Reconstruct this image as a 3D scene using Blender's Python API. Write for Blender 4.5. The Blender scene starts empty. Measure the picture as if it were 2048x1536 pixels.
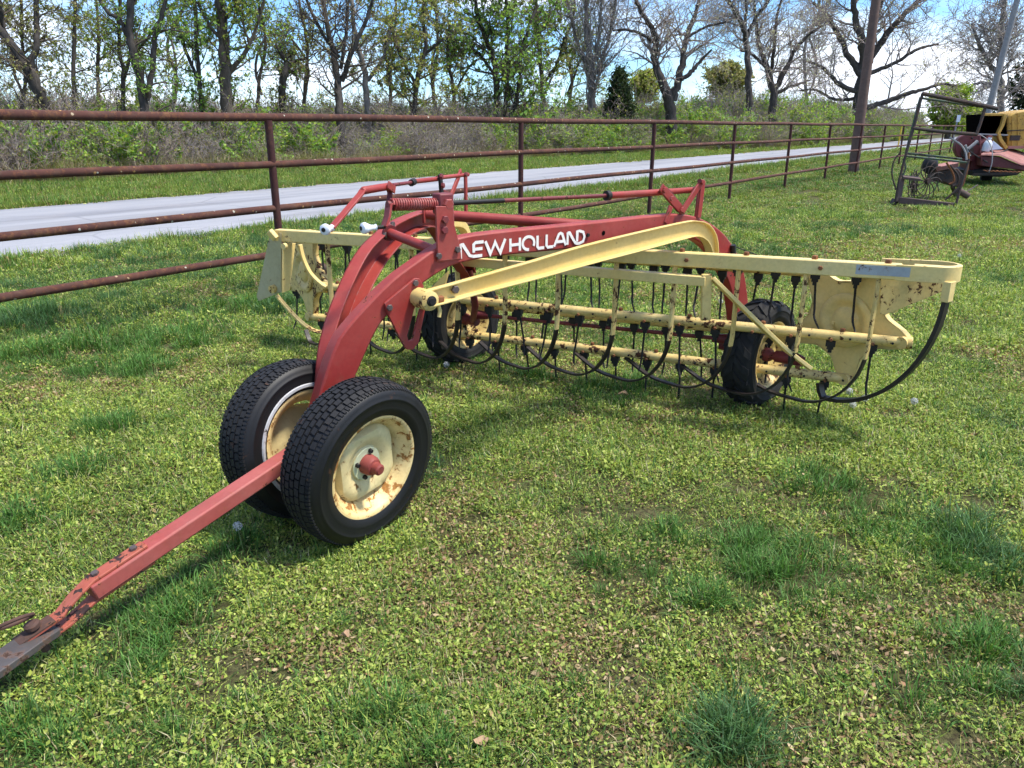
import bpy, math, random
import numpy as np
from mathutils import Vector, Matrix

# ------------------------------------------------------------------ camera, sky, sun, exposure
sc = bpy.context.scene
COL = sc.collection
H = 1.55
F = 1516.0
PITCH = math.atan(513 / 1516.0)
SP, CP = math.sin(PITCH), math.cos(PITCH)
cam = bpy.data.cameras.new('camera')
cam.sensor_width = 36.0
cam.lens = 36.0 * F / 2048.0
cam.clip_start = 0.05
cam.clip_end = 3000
camo = bpy.data.objects.new('camera', cam)
COL.objects.link(camo)
camo.location = (0, 0, H)
camo.rotation_euler = (math.pi / 2 - PITCH, 0, 0)
sc.camera = camo

SUN_EL = math.radians(63)
SUN_AZ = math.radians(98)          # compass bearing from +Y towards +X
world = bpy.data.worlds.new('World')
sc.world = world
world.use_nodes = True
wn = world.node_tree
wn.nodes.clear()
w_out = wn.nodes.new('ShaderNodeOutputWorld')
w_bg = wn.nodes.new('ShaderNodeBackground')
w_sky = wn.nodes.new('ShaderNodeTexSky')
w_sky.sky_type = 'NISHITA'
w_sky.sun_disc = False
w_sky.sun_elevation = SUN_EL
w_sky.sun_rotation = SUN_AZ
w_sky.altitude = 200
w_sky.air_density = 1.0
w_sky.dust_density = 0.15
w_sky.ozone_density = 2.0
w_tc = wn.nodes.new('ShaderNodeTexCoord')
w_map = wn.nodes.new('ShaderNodeMapping')
w_map.inputs['Scale'].default_value = (1.0, 1.0, 2.6)
w_noise = wn.nodes.new('ShaderNodeTexNoise')
w_noise.inputs['Scale'].default_value = 3.4
w_noise.inputs['Detail'].default_value = 9
w_noise.inputs['Roughness'].default_value = 0.55
w_ramp = wn.nodes.new('ShaderNodeValToRGB')
w_ramp.color_ramp.elements[0].position = 0.48
w_ramp.color_ramp.elements[1].position = 0.64
w_mix = wn.nodes.new('ShaderNodeMix')
w_mix.data_type = 'RGBA'
w_mix.inputs['B'].default_value = (6.4, 6.8, 7.6, 1)
wn.links.new(w_tc.outputs['Generated'], w_map.inputs['Vector'])
wn.links.new(w_map.outputs['Vector'], w_noise.inputs['Vector'])
wn.links.new(w_noise.outputs['Fac'], w_ramp.inputs['Fac'])
wn.links.new(w_ramp.outputs['Color'], w_mix.inputs['Factor'])
w_tint = wn.nodes.new('ShaderNodeMix')
w_tint.data_type = 'RGBA'
w_tint.blend_type = 'MULTIPLY'
w_tint.inputs['Factor'].default_value = 1.0
w_tint.inputs['B'].default_value = (0.55, 0.76, 1.0, 1)
wn.links.new(w_sky.outputs['Color'], w_tint.inputs['A'])
wn.links.new(w_tint.outputs['Result'], w_mix.inputs['A'])
wn.links.new(w_mix.outputs['Result'], w_bg.inputs['Color'])
w_bg.inputs['Strength'].default_value = 0.14
wn.links.new(w_bg.outputs['Background'], w_out.inputs['Surface'])

sun = bpy.data.lights.new('sun', 'SUN')
sun.energy = 3.8
sun.angle = math.radians(8.0)
sun.color = (1.0, 0.945, 0.85)
suno = bpy.data.objects.new('sun', sun)
COL.objects.link(suno)
sdir = Vector((math.sin(SUN_AZ) * math.cos(SUN_EL), math.cos(SUN_AZ) * math.cos(SUN_EL), math.sin(SUN_EL)))
suno.rotation_euler = sdir.to_track_quat('Z', 'Y').to_euler()
suno.location = sdir * 50

vs = sc.view_settings
vs.view_transform = 'Standard'
vs.look = 'None'
vs.exposure = 0.82
vs.gamma = 1.0
vs.use_curve_mapping = False
sc.cycles.max_bounces = 4
sc.cycles.diffuse_bounces = 2
sc.cycles.glossy_bounces = 2
sc.cycles.transmission_bounces = 4
sc.cycles.transparent_max_bounces = 8
sc.cycles.use_adaptive_sampling = True
sc.cycles.adaptive_threshold = 0.04
sc.cycles.use_denoising = True
sc.render.use_persistent_data = False

rng = np.random.default_rng(7)
R = random.Random(11)

# ------------------------------------------------------------------ places (photo ray -> world point on a chosen surface)
def ray(x, y):
    a = (x - 1024) / F
    b = (y - 768) / F
    return np.array([a, CP - b * SP, -(SP + b * CP)])
def at_z(x, y, z):
    r = ray(x, y)
    return np.array([0, 0, H]) + r * ((z - H) / r[2])
def at_y(x, y, Y):
    r = ray(x, y)
    return np.array([0, 0, H]) + r * (Y / r[1])
class Plane:
    """vertical plane through a ground point along d; s runs along d, off to its right side"""
    def __init__(self, p, q):
        self.p = np.array([p[0], p[1], 0.0])
        d = np.array([q[0] - p[0], q[1] - p[1], 0.0])
        self.d = d / np.linalg.norm(d)
        self.n = np.array([self.d[1], -self.d[0], 0.0])
    def px(self, x, y, off=0.0):
        r = ray(x, y)
        o = np.array([0, 0, H])
        return o + r * (np.dot(self.p + self.n * off - o, self.n) / np.dot(r, self.n))
    def sz(self, s, z, off=0.0):
        return self.p + self.d * s + self.n * off + np.array([0, 0, z])

FD = np.array([0.579, 0.815, 0.0]); FD /= np.linalg.norm(FD)       # along the fence and road
FN = np.array([-FD[1], FD[0], 0.0])                                # across, away from the camera
def sn(s, n, z=0.0):
    return FD * s + FN * n + np.array([0, 0, z])
def col_n(x, n):
    """ground point seen in picture column x, n metres across"""
    r = ray(x, 255.0)
    g = np.array([r[0], r[1], 0.0])
    return g * (n / np.dot(g, FN))

# ------------------------------------------------------------------ materials
MATS = {}
def new_mat(name):
    m = bpy.data.materials.new(name)
    m.use_nodes = True
    nt = m.node_tree
    nt.nodes.clear()
    out = nt.nodes.new('ShaderNodeOutputMaterial')
    MATS[name] = m
    return m, nt, out
def node(nt, t, **kw):
    n = nt.nodes.new(t)
    for k, v in kw.items():
        if k in n.inputs.keys():
            n.inputs[k].default_value = v
        else:
            setattr(n, k, v)
    return n
def noise(nt, vec, scale, detail=4, rough=0.55, dist=0.0):
    n = node(nt, 'ShaderNodeTexNoise', Scale=scale, Detail=detail, Roughness=rough, Distortion=dist)
    nt.links.new(vec, n.inputs['Vector'])
    return n.outputs['Fac']
def ramp(nt, fac, stops):
    n = nt.nodes.new('ShaderNodeValToRGB')
    cr = n.color_ramp
    while len(cr.elements) < len(stops):
        cr.elements.new(0.5)
    for e, (p, c) in zip(cr.elements, stops):
        e.position = p
        e.color = c if len(c) == 4 else (*c, 1)
    nt.links.new(fac, n.inputs['Fac'])
    return n.outputs['Color']
def mix(nt, fac, a, b, blend='MIX'):
    n = nt.nodes.new('ShaderNodeMix')
    n.data_type = 'RGBA'
    n.blend_type = blend
    for key, v in (('Factor', fac), ('A', a), ('B', b)):
        if isinstance(v, (int, float)):
            n.inputs[key].default_value = v
        elif isinstance(v, tuple):
            n.inputs[key].default_value = v if len(v) == 4 else (*v, 1)
        else:
            nt.links.new(v, n.inputs[key])
    return n.outputs['Result']
def math_n(nt, op, a, b=0.0):
    n = nt.nodes.new('ShaderNodeMath')
    n.operation = op
    for i, v in enumerate((a, b)):
        if isinstance(v, (int, float)):
            n.inputs[i].default_value = v
        else:
            nt.links.new(v, n.inputs[i])
    return n.outputs[0]
def bump(nt, h, strength, dist):
    n = node(nt, 'ShaderNodeBump', Strength=strength, Distance=dist)
    nt.links.new(h, n.inputs['Height'])
    return n.outputs['Normal']
def gpos(nt):
    return nt.nodes.new('ShaderNodeNewGeometry').outputs['Position']
def principled(nt, out, color, rough=0.5, metal=0.0, normal=None, spec=0.5):
    p = nt.nodes.new('ShaderNodeBsdfPrincipled')
    for key, v in (('Base Color', color), ('Roughness', rough), ('Metallic', metal)):
        if isinstance(v, (int, float)):
            p.inputs[key].default_value = v
        elif isinstance(v, tuple):
            p.inputs[key].default_value = (*v, 1)
        else:
            nt.links.new(v, p.inputs[key])
    p.inputs['Specular IOR Level'].default_value = spec
    if normal is not None:
        nt.links.new(normal, p.inputs['Normal'])
    nt.links.new(p.outputs[0], out.inputs['Surface'])
    return p

def paint(name, base, faded, chip=0.66, rust=(0.10, 0.035, 0.014), rough=0.5, scratch=0.7, dirt=0.35, lichen=False, edge=0.0):
    """old enamel: sun-faded blotches, rust chips, grime"""
    m, nt, out = new_mat(name)
    v = gpos(nt)
    big = noise(nt, v, 3.0, 5, 0.6)
    fine = noise(nt, v, 60.0, 6, 0.65)
    c = mix(nt, ramp(nt, big, [(0.35, (0, 0, 0)), (0.68, (1, 1, 1))]), base, faded)
    c = mix(nt, math_n(nt, 'MULTIPLY', ramp(nt, fine, [(0.42, (0, 0, 0)), (0.75, (1, 1, 1))]), 0.25), c, tuple(x * 0.55 for x in base))
    chips = noise(nt, v, 26.0, 8, 0.68, 0.4)
    where = noise(nt, v, 5.5, 3, 0.5)
    mask = math_n(nt, 'ADD', chips, math_n(nt, 'MULTIPLY', math_n(nt, 'SUBTRACT', where, 0.5), 0.45))
    mk = ramp(nt, mask, [(chip, (0, 0, 0)), (chip + 0.025, (1, 1, 1))])
    rc = ramp(nt, noise(nt, v, 90.0, 4), [(0.3, tuple(x * 0.4 for x in rust)), (0.7, rust)])
    halo = ramp(nt, mask, [(chip - 0.08, (0, 0, 0)), (chip, (1, 1, 1))])
    c = mix(nt, math_n(nt, 'MULTIPLY', halo, 0.4), c, tuple(0.5 * x + 0.5 * y for x, y in zip(base, (0.33, 0.12, 0.03))))
    c = mix(nt, mk, c, rc)
    gr = ramp(nt, noise(nt, v, 9.0, 6, 0.7), [(0.5, (0, 0, 0)), (0.8, (1, 1, 1))])
    c = mix(nt, math_n(nt, 'MULTIPLY', gr, dirt), c, (0.11, 0.085, 0.055))
    if edge:
        bv = node(nt, 'ShaderNodeBevel', samples=4, Radius=0.007)
        ge = nt.nodes.new('ShaderNodeNewGeometry')
        vm = nt.nodes.new('ShaderNodeVectorMath'); vm.operation = 'DOT_PRODUCT'
        nt.links.new(bv.outputs[0], vm.inputs[0]); nt.links.new(ge.outputs['Normal'], vm.inputs[1])
        ew = math_n(nt, 'MULTIPLY', ramp(nt, vm.outputs['Value'], [(0.86, (1, 1, 1)), (0.985, (0, 0, 0))]), ramp(nt, noise(nt, v, 18.0, 6, 0.7), [(0.42, (0, 0, 0)), (0.62, (1, 1, 1))]))
        c = mix(nt, math_n(nt, 'MULTIPLY', ew, edge), c, tuple(min(1, x * 0.55 + 0.12) for x in faded))
        sc_n = nt.nodes.new('ShaderNodeMapping')
        sc_n.inputs['Scale'].default_value = (1.0, 9.0, 5.0)
        sc_n.inputs['Rotation'].default_value = (0.4, 0.7, 0.9)
        nt.links.new(v, sc_n.inputs['Vector'])
        sm = ramp(nt, noise(nt, sc_n.outputs[0], 16.0, 5, 0.7), [(0.66, (0, 0, 0)), (0.70, (1, 1, 1))])
        c = mix(nt, math_n(nt, 'MULTIPLY', sm, 0.4), c, tuple(min(1, x * 0.7 + 0.07) for x in faded))
    if lichen:
        vo = node(nt, 'ShaderNodeTexVoronoi', Scale=16.0)
        nt.links.new(v, vo.inputs['Vector'])
        vo2 = noise(nt, v, 70.0, 3)
        dd = math_n(nt, 'ADD', vo.outputs['Distance'], math_n(nt, 'MULTIPLY', math_n(nt, 'SUBTRACT', vo2, .5), .18))
        sep = nt.nodes.new('ShaderNodeSeparateColor')
        nt.links.new(vo.outputs['Color'], sep.inputs[0])
        lm = math_n(nt, 'MULTIPLY', math_n(nt, 'LESS_THAN', dd, .17), math_n(nt, 'GREATER_THAN', sep.outputs[0], .55))
        c = mix(nt, lm, c, ramp(nt, sep.outputs[1], [(.3, (.42, .40, .32)), (.7, (.36, .20, .07))]))
    ro = mix(nt, mk, (rough, rough, rough), (0.9, 0.9, 0.9))
    hh = math_n(nt, 'ADD', math_n(nt, 'MULTIPLY', mk, -0.6), math_n(nt, 'MULTIPLY', fine, 0.35))
    principled(nt, out, c, ro, 0.0, bump(nt, hh, 0.35, 0.002), 0.4)
    return m
paint('red_paint', (0.27, 0.021, 0.017), (0.35, 0.060, 0.048), 0.675, (0.055, 0.022, 0.016), rough=0.55, dirt=0.32, edge=0.9)
paint('tongue_paint', (0.31, 0.055, 0.045), (0.38, 0.105, 0.09), 0.645, (0.05, 0.022, 0.02), rough=0.6, dirt=0.28, edge=0.8)
paint('clevis_paint', (0.36, 0.075, 0.04), (0.36, 0.11, 0.08), 0.57, (0.05, 0.025, 0.025), rough=0.6)
paint('dark_red_paint', (0.13, 0.017, 0.02), (0.2, 0.035, 0.04), 0.62, (0.04, 0.018, 0.014), rough=0.55)
paint('hub_red', (0.19, 0.024, 0.020), (0.27, 0.06, 0.05), 0.57, (0.05, 0.025, 0.02), rough=0.6, dirt=0.4)
paint('yellow_paint', (0.74, 0.54, 0.185), (0.77, 0.60, 0.26), 0.672, (0.13, 0.045, 0.016), rough=0.48, dirt=0.25, edge=0.35)
paint('yellow_worn', (0.68, 0.48, 0.155), (0.72, 0.56, 0.24), 0.575, (0.10, 0.035, 0.014), rough=0.5, dirt=0.4)
paint('arm_paint', (0.73, 0.525, 0.165), (0.76, 0.58, 0.23), 0.74, (0.13, 0.05, 0.02), rough=0.45, dirt=0.15)
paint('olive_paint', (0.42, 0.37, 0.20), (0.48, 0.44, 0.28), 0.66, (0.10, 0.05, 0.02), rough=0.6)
paint('rim_paint', (0.74, 0.54, 0.22), (0.76, 0.60, 0.30), 0.575, (0.42, 0.19, 0.045), rough=0.5, dirt=0.3)
paint('disc_paint', (0.68, 0.55, 0.28), (0.72, 0.60, 0.30), 0.64, (0.3, 0.14, 0.04), rough=0.5, dirt=0.3)
paint('hub_pale_paint', (0.60, 0.64, 0.42), (0.62, 0.62, 0.38), 0.74, (0.2, 0.1, 0.03), rough=0.5)
paint('fence_rust', (0.055, 0.020, 0.016), (0.10, 0.036, 0.025), 0.60, (0.17, 0.075, 0.035), rough=0.9, dirt=0.5, lichen=True)
paint('post_rust', (0.045, 0.012, 0.012), (0.07, 0.02, 0.017), 0.66, (0.13, 0.05, 0.025), rough=0.8, dirt=0.3)
paint('pin_rust', (0.055, 0.03, 0.024), (0.11, 0.055, 0.038), 0.6, (0.03, 0.018, 0.014), rough=0.8)
paint('rusty_steel', (0.16, 0.06, 0.025), (0.28, 0.11, 0.04), 0.60, (0.07, 0.03, 0.02), rough=0.85)
paint('green_frame_paint', (0.045, 0.085, 0.055), (0.07, 0.12, 0.085), 0.56, (0.035, 0.022, 0.018), rough=0.7)
paint('dark_frame_paint', (0.028, 0.022, 0.022), (0.045, 0.035, 0.032), 0.6, (0.06, 0.03, 0.02), rough=0.75)
paint('machine_red', (0.085, 0.012, 0.016), (0.13, 0.025, 0.028), 0.66, (0.07, 0.03, 0.02), rough=0.55)
paint('machine_pink', (0.27, 0.10, 0.085), (0.36, 0.17, 0.15), 0.64, (0.14, 0.05, 0.03), rough=0.65)
paint('machine_yellow', (0.46, 0.27, 0.045), (0.52, 0.32, 0.07), 0.62, (0.12, 0.06, 0.02), rough=0.6, dirt=0.6)

def plain(name, color, rough=0.5, metal=0.0, vary=0.25, scale=30.0, bmp=0.15, spec=0.5):
    m, nt, out = new_mat(name)
    v = gpos(nt)
    f = noise(nt, v, scale, 5, 0.6)
    c = mix(nt, f, tuple(x * (1 - vary) for x in color), tuple(min(1, x * (1 + vary)) for x in color))
    principled(nt, out, c, rough, metal, bump(nt, f, bmp, 0.003), spec)
    return m
paint('tyre_rubber', (0.004, 0.0043, 0.0055), (0.007, 0.0072, 0.008), 0.72, (0.03, 0.027, 0.022), rough=0.55, dirt=0.05)
paint('tread_rubber', (0.006, 0.006, 0.0075), (0.012, 0.012, 0.013), 0.69, (0.07, 0.062, 0.048), rough=0.7, dirt=0.08)
plain('old_rubber', (0.017, 0.0165, 0.016), 0.8, 0, 0.5, 12, 0.3, 0.3)
plain('black_iron', (0.011, 0.009, 0.009), 0.6, 0.0, 0.5, 40, 0.2, 0.4)
plain('band_steel', (0.017, 0.011, 0.010), 0.5, 0.0, 0.6, 18, 0.2, 0.5)
plain('white_plastic', (0.74, 0.76, 0.80), 0.35, 0, 0.05)
paint('white_wall', (0.40, 0.41, 0.43), (0.5, 0.5, 0.5), 0.6, (0.1, 0.09, 0.08), rough=0.7, dirt=0.5)
plain('letter_paint', (0.80, 0.76, 0.70), 0.5, 0, 0.12, 80)
plain('bolt_grey', (0.10, 0.075, 0.07), 0.55, 0.3, 0.5, 60)
paint('bare_steel', (0.055, 0.046, 0.043), (0.105, 0.097, 0.097), 0.58, (0.07, 0.035, 0.022), rough=0.55, dirt=0.3)
paint('blue_patch', (0.33, 0.36, 0.37), (0.40, 0.42, 0.42), 0.62, (0.12, 0.05, 0.02), rough=0.6)
plain('pole_wood', (0.135, 0.085, 0.068), 0.9, 0, 0.45, 9, 0.6)
plain('grey_pole_wood', (0.26, 0.25, 0.25), 0.9, 0, 0.3, 9, 0.5)
plain('yellow_marker', (0.65, 0.42, 0.03), 0.5, 0, 0.1)
plain('sign_white', (0.55, 0.62, 0.72), 0.5, 0, 0.1)
plain('hole_shade_black', (0.006, 0.005, 0.005), 1.0, 0, .3, 30, .1, 0.0)  # near-black colour standing in for the shade inside openings
plain('plank_wood', (0.10, 0.065, 0.055), 0.9, 0, 0.5, 8, 0.5)
plain('jug_plastic', (0.62, 0.66, 0.70), 0.4, 0, 0.1)
plain('puff_white', (0.55, 0.55, 0.52), 0.95, 0, 0.1)
plain('stem_green', (0.10, 0.16, 0.05), 0.7)
plain('dead_leaf_tan', (0.40, 0.25, 0.15), 0.8, 0, 0.25, 60)

def bark(name, dark, light):
    m, nt, out = new_mat(name)
    v = gpos(nt)
    mp = nt.nodes.new('ShaderNodeMapping')
    mp.inputs['Scale'].default_value = (1, 1, 0.3)
    nt.links.new(v, mp.inputs['Vector'])
    f = noise(nt, mp.outputs[0], 9.0, 6, 0.65)
    c = ramp(nt, f, [(0.3, dark), (0.7, light)])
    principled(nt, out, c, 0.95, 0, bump(nt, f, 0.6, 0.03), 0.15)
bark('bark_dark', (0.035, 0.031, 0.028), (0.11, 0.095, 0.082))
bark('bark_brown', (0.06, 0.048, 0.038), (0.16, 0.13, 0.10))
bark('bark_grey', (0.11, 0.10, 0.09), (0.26, 0.235, 0.21))
bark('twig_grey', (0.20, 0.17, 0.155), (0.40, 0.36, 0.33))
bark('twig_brown', (0.18, 0.145, 0.125), (0.36, 0.30, 0.265))

def foliage(name, trans=0.35, gain=1.0):
    """leaf colour from the per-leaf attribute, a little light let through"""
    m, nt, out = new_mat(name)
    at = nt.nodes.new('ShaderNodeAttribute')
    at.attribute_name = 'Col'
    c = at.outputs['Color']
    if gain != 1.0:
        c = mix(nt, 1.0, c, (gain, gain, gain), 'MULTIPLY')
    d = nt.nodes.new('ShaderNodeBsdfPrincipled')
    nt.links.new(c, d.inputs['Base Color'])
    d.inputs['Roughness'].default_value = 0.6
    d.inputs['Specular IOR Level'].default_value = 0.25
    t = nt.nodes.new('ShaderNodeBsdfTranslucent')
    nt.links.new(mix(nt, 1.0, c, (1.25, 1.3, 0.6), 'MULTIPLY'), t.inputs['Color'])
    ms = nt.nodes.new('ShaderNodeMixShader')
    ms.inputs[0].default_value = trans
    nt.links.new(d.outputs[0], ms.inputs[1])
    nt.links.new(t.outputs[0], ms.inputs[2])
    nt.links.new(ms.outputs[0], out.inputs['Surface'])
foliage('leaf_mat', 0.45)
foliage('grass_mat', 0.3)

# ground: soil, thatch and moss under the plants
m, nt, out = new_mat('ground_mat')
v = gpos(nt)
n1 = noise(nt, v, 0.35, 5, 0.6)
n2 = noise(nt, v, 3.0, 6, 0.65)
n3 = noise(nt, v, 45.0, 6, 0.7)
c1 = ramp(nt, n2, [(0.3, (0.06, 0.06, 0.024)), (0.5, (0.11, 0.10, 0.045)), (0.7, (0.18, 0.145, 0.085))])
c2 = ramp(nt, n1, [(0.35, (0.045, 0.09, 0.02)), (0.65, (0.115, 0.125, 0.035))])
c = mix(nt, 0.35, c1, c2)
c = mix(nt, ramp(nt, n3, [(0.45, (0, 0, 0)), (0.62, (1, 1, 1))]), c, (0.045, 0.035, 0.022))
principled(nt, out, c, 1.0, 0, bump(nt, n3, 0.8, 0.03), 0.1)
# road: pale worn asphalt, its greys tinted blue for reflected sky
m, nt, out = new_mat('road_mat')
v = gpos(nt)
mp = nt.nodes.new('ShaderNodeMapping')
mp.inputs['Rotation'].default_value = (0, 0, math.atan2(FD[0], FD[1]))
nt.links.new(v, mp.inputs['Vector'])
mp2 = nt.nodes.new('ShaderNodeMapping')
mp2.inputs['Scale'].default_value = (1, 0.06, 1)
nt.links.new(mp.outputs[0], mp2.inputs['Vector'])
streak = noise(nt, mp2.outputs[0], 1.3, 5, 0.6)
fine = noise(nt, v, 55.0, 5, 0.7)
blot = noise(nt, v, 0.8, 5, 0.6)
c = ramp(nt, streak, [(0.3, (0.19, 0.194, 0.214)), (0.5, (0.27, 0.275, 0.295)), (0.72, (0.33, 0.33, 0.35))])
c = mix(nt, math_n(nt, 'MULTIPLY', ramp(nt, blot, [(0.5, (0, 0, 0)), (0.75, (1, 1, 1))]), 0.35), c, (0.36, 0.33, 0.32))
c = mix(nt, math_n(nt, 'MULTIPLY', ramp(nt, fine, [(0.5, (0, 0, 0)), (0.7, (1, 1, 1))]), 0.25), c, (0.2, 0.2, 0.22))
crack = node(nt, 'ShaderNodeTexVoronoi', Scale=0.35, feature='DISTANCE_TO_EDGE')
nt.links.new(mix(nt, 0.12, v, nt.nodes.new('ShaderNodeTexNoise').outputs['Color']), crack.inputs['Vector'])
ck = ramp(nt, crack.outputs['Distance'], [(0.0, (1, 1, 1)), (0.012, (0, 0, 0))])
c = mix(nt, math_n(nt, 'MULTIPLY', ck, 0.35), c, (0.09, 0.09, 0.095))
pt = ramp(nt, noise(nt, mp2.outputs[0], 0.55, 2, 0.4), [(0.60, (0, 0, 0)), (0.615, (1, 1, 1))])
c = mix(nt, math_n(nt, 'MULTIPLY', pt, 0.3), c, (0.14, 0.14, 0.15))
principled(nt, out, c, 0.85, 0, bump(nt, fine, 0.3, 0.01), 0.3)
plain('shoulder_mat', (0.22, 0.19, 0.16), 0.95, 0, 0.4, 14, 0.6)

# ------------------------------------------------------------------ mesh helpers
def V(*a):
    return np.array(a, float)
def unit(v):
    v = np.asarray(v, float)
    return v / max(1e-9, np.linalg.norm(v))
ORG = {}
class MB:
    def __init__(self):
        self.v = []
        self.f = []
    def add(self, verts, faces):
        k = len(self.v)
        self.v.extend([tuple(map(float, p)) for p in verts])
        self.f.extend([tuple(i + k for i in q) for q in faces])
        return self
    def box(self, c, size, ax=None):
        ax = ax if ax is not None else (V(1, 0, 0), V(0, 1, 0), V(0, 0, 1))
        c = np.asarray(c, float)
        p = [c + ax[0] * size[0] / 2 * i + ax[1] * size[1] / 2 * j + ax[2] * size[2] / 2 * k
             for i in (-1, 1) for j in (-1, 1) for k in (-1, 1)]
        return self.add(p, [(0, 1, 3, 2), (4, 6, 7, 5), (0, 4, 5, 1), (2, 3, 7, 6), (0, 2, 6, 4), (1, 5, 7, 3)])
    def tube(self, path, r, sides=10, cap=True):
        path = [np.asarray(p, float) for p in path]
        n = len(path)
        rs = r if isinstance(r, (list, tuple)) else [r] * n
        ref = None
        vs_, fs = [], []
        for i, p in enumerate(path):
            t = unit(path[min(i + 1, n - 1)] - path[max(i - 1, 0)])
            if ref is None:
                ref = V(0, 0, 1) if abs(t[2]) < 0.9 else V(1, 0, 0)
            a = unit(np.cross(t, ref))
            b = np.cross(a, t)
            ref = b
            for k in range(sides):
                w = 2 * math.pi * k / sides
                vs_.append(p + rs[i] * (math.cos(w) * a + math.sin(w) * b))
        for i in range(n - 1):
            for k in range(sides):
                k2 = (k + 1) % sides
                fs.append((i * sides + k, i * sides + k2, (i + 1) * sides + k2, (i + 1) * sides + k))
        if cap:
            fs.append(tuple(range(sides)))
            fs.append(tuple((n - 1) * sides + k for k in reversed(range(sides))))
        return self.add(vs_, fs)
    def bar(self, path, w, h, side):
        """rectangular section along a path; side = direction(s) of the w measure"""
        path = [np.asarray(p, float) for p in path]
        n = len(path)
        vs_, fs = [], []
        for i, p in enumerate(path):
            t = unit(path[min(i + 1, n - 1)] - path[max(i - 1, 0)])
            s = np.asarray(side, float)
            s = unit(s - t * np.dot(s, t))
            u = np.cross(s, t)
            for a, b in ((-1, -1), (1, -1), (1, 1), (-1, 1)):
                vs_.append(p + s * a * w / 2 + u * b * h / 2)
        for i in range(n - 1):
            for k in range(4):
                k2 = (k + 1) % 4
                fs.append((i * 4 + k, i * 4 + k2, i * 4 + 4 + k2, i * 4 + 4 + k))
        fs.append((0, 1, 2, 3))
        fs.append((n * 4 - 1, n * 4 - 2, n * 4 - 3, n * 4 - 4))
        return self.add(vs_, fs)
    def prism(self, poly, thick):
        a = [np.asarray(p, float) for p in poly]
        n = len(a)
        t = np.asarray(thick, float)
        fs = [tuple(range(n)), tuple(reversed(range(n, 2 * n)))]
        for i in range(n):
            j = (i + 1) % n
            fs.append((i, j, n + j, n + i))
        return self.add(a + [p + t for p in a], fs)
    def loft(self, top, low, thick):
        """strip between two matched polylines, given thickness vector"""
        t = np.asarray(thick, float)
        vs_, fs = [], []
        n = len(top)
        for a, b in zip(top, low):
            vs_ += [a, b, b + t, a + t]
        for i in range(n - 1):
            for k in range(4):
                k2 = (k + 1) % 4
                fs.append((i * 4 + k, i * 4 + k2, i * 4 + 4 + k2, i * 4 + 4 + k))
        fs.append((0, 1, 2, 3))
        fs.append((n * 4 - 1, n * 4 - 2, n * 4 - 3, n * 4 - 4))
        return self.add(vs_, fs)
    def lathe(self, prof, c=(0, 0, 0), axis=(1, 0, 0), seg=48, closed=False, wob=None):
        ax = unit(axis)
        ref = V(0, 0, 1) if abs(ax[2]) < 0.9 else V(0, 1, 0)
        a = unit(np.cross(ref, ax))
        b = np.cross(ax, a)
        c = np.asarray(c, float)
        vs_, fs = [], []
        m_ = len(prof)
        for k in range(seg):
            w = 2 * math.pi * k / seg
            e = math.cos(w) * a + math.sin(w) * b
            for (x, r) in prof:
                rr = r * (wob(w, r) if wob else 1)
                vs_.append(c + ax * x + e * rr)
        for k in range(seg):
            k2 = (k + 1) % seg
            for i in range(m_ - (0 if closed else 1)):
                j = (i + 1) % m_
                fs.append((k * m_ + i, k * m_ + j, k2 * m_ + j, k2 * m_ + i))
        return self.add(vs_, fs)
    def ball(self, c, r, seg=10, rings=7, sq=(1, 1, 1)):
        prof = [(-math.cos(math.pi * i / rings) * r, max(1e-4, math.sin(math.pi * i / rings) * r)) for i in range(rings + 1)]
        k = len(self.v)
        self.lathe(prof, (0, 0, 0), (0, 0, 1), seg)
        for i in range(k, len(self.v)):
            p = self.v[i]
            self.v[i] = (p[0] * sq[0] + c[0], p[1] * sq[1] + c[1], p[2] * sq[2] + c[2])
        return self
    def mesh(self, name, origin=(0, 0, 0), smooth=40):
        me = bpy.data.meshes.new(name)
        o = np.asarray(origin, float)
        me.from_pydata([tuple(np.asarray(p) - o) for p in self.v], [], self.f)
        me.update()
        import bmesh
        bm = bmesh.new()
        bm.from_mesh(me)
        bmesh.ops.recalc_face_normals(bm, faces=bm.faces)
        bm.to_mesh(me)
        bm.free()
        if smooth:
            me.polygons.foreach_set('use_smooth', [True] * len(me.polygons))
            me.set_sharp_from_angle(angle=math.radians(smooth))
        return me
    def build(self, name, mat, parent=None, smooth=40, bevel=0.0, origin=None):
        o_ = ORG.get(parent.name, V(0, 0, 0)) if parent is not None else (V(0, 0, 0) if origin is None else np.asarray(origin, float))
        me = self.mesh(name, o_, smooth)
        me.materials.append(MATS[mat])
        ob = bpy.data.objects.new(name, me)
        COL.objects.link(ob)
        if parent is not None:
            ob.parent = parent
        else:
            ob.location = tuple(o_)
        ORG[ob.name] = o_
        if bevel:
            b = ob.modifiers.new('bevel', 'BEVEL')
            b.width = bevel
            b.segments = 2
            b.limit_method = 'ANGLE'
            b.angle_limit = math.radians(35)
        return ob
def tag(o, label=None, cat=None, group=None, kind=None):
    if label: o['label'] = label
    if cat: o['category'] = cat
    if group: o['group'] = group
    if kind: o['kind'] = kind
    return o
def empty(name, loc, parent=None):
    o = bpy.data.objects.new(name, None)
    o.empty_display_size = 0.1
    COL.objects.link(o)
    if parent is not None:
        o.parent = parent
        o.location = tuple(np.asarray(loc, float) - ORG[parent.name])
    else:
        o.location = tuple(map(float, loc))
    ORG[o.name] = np.asarray(loc, float)
    return o
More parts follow.
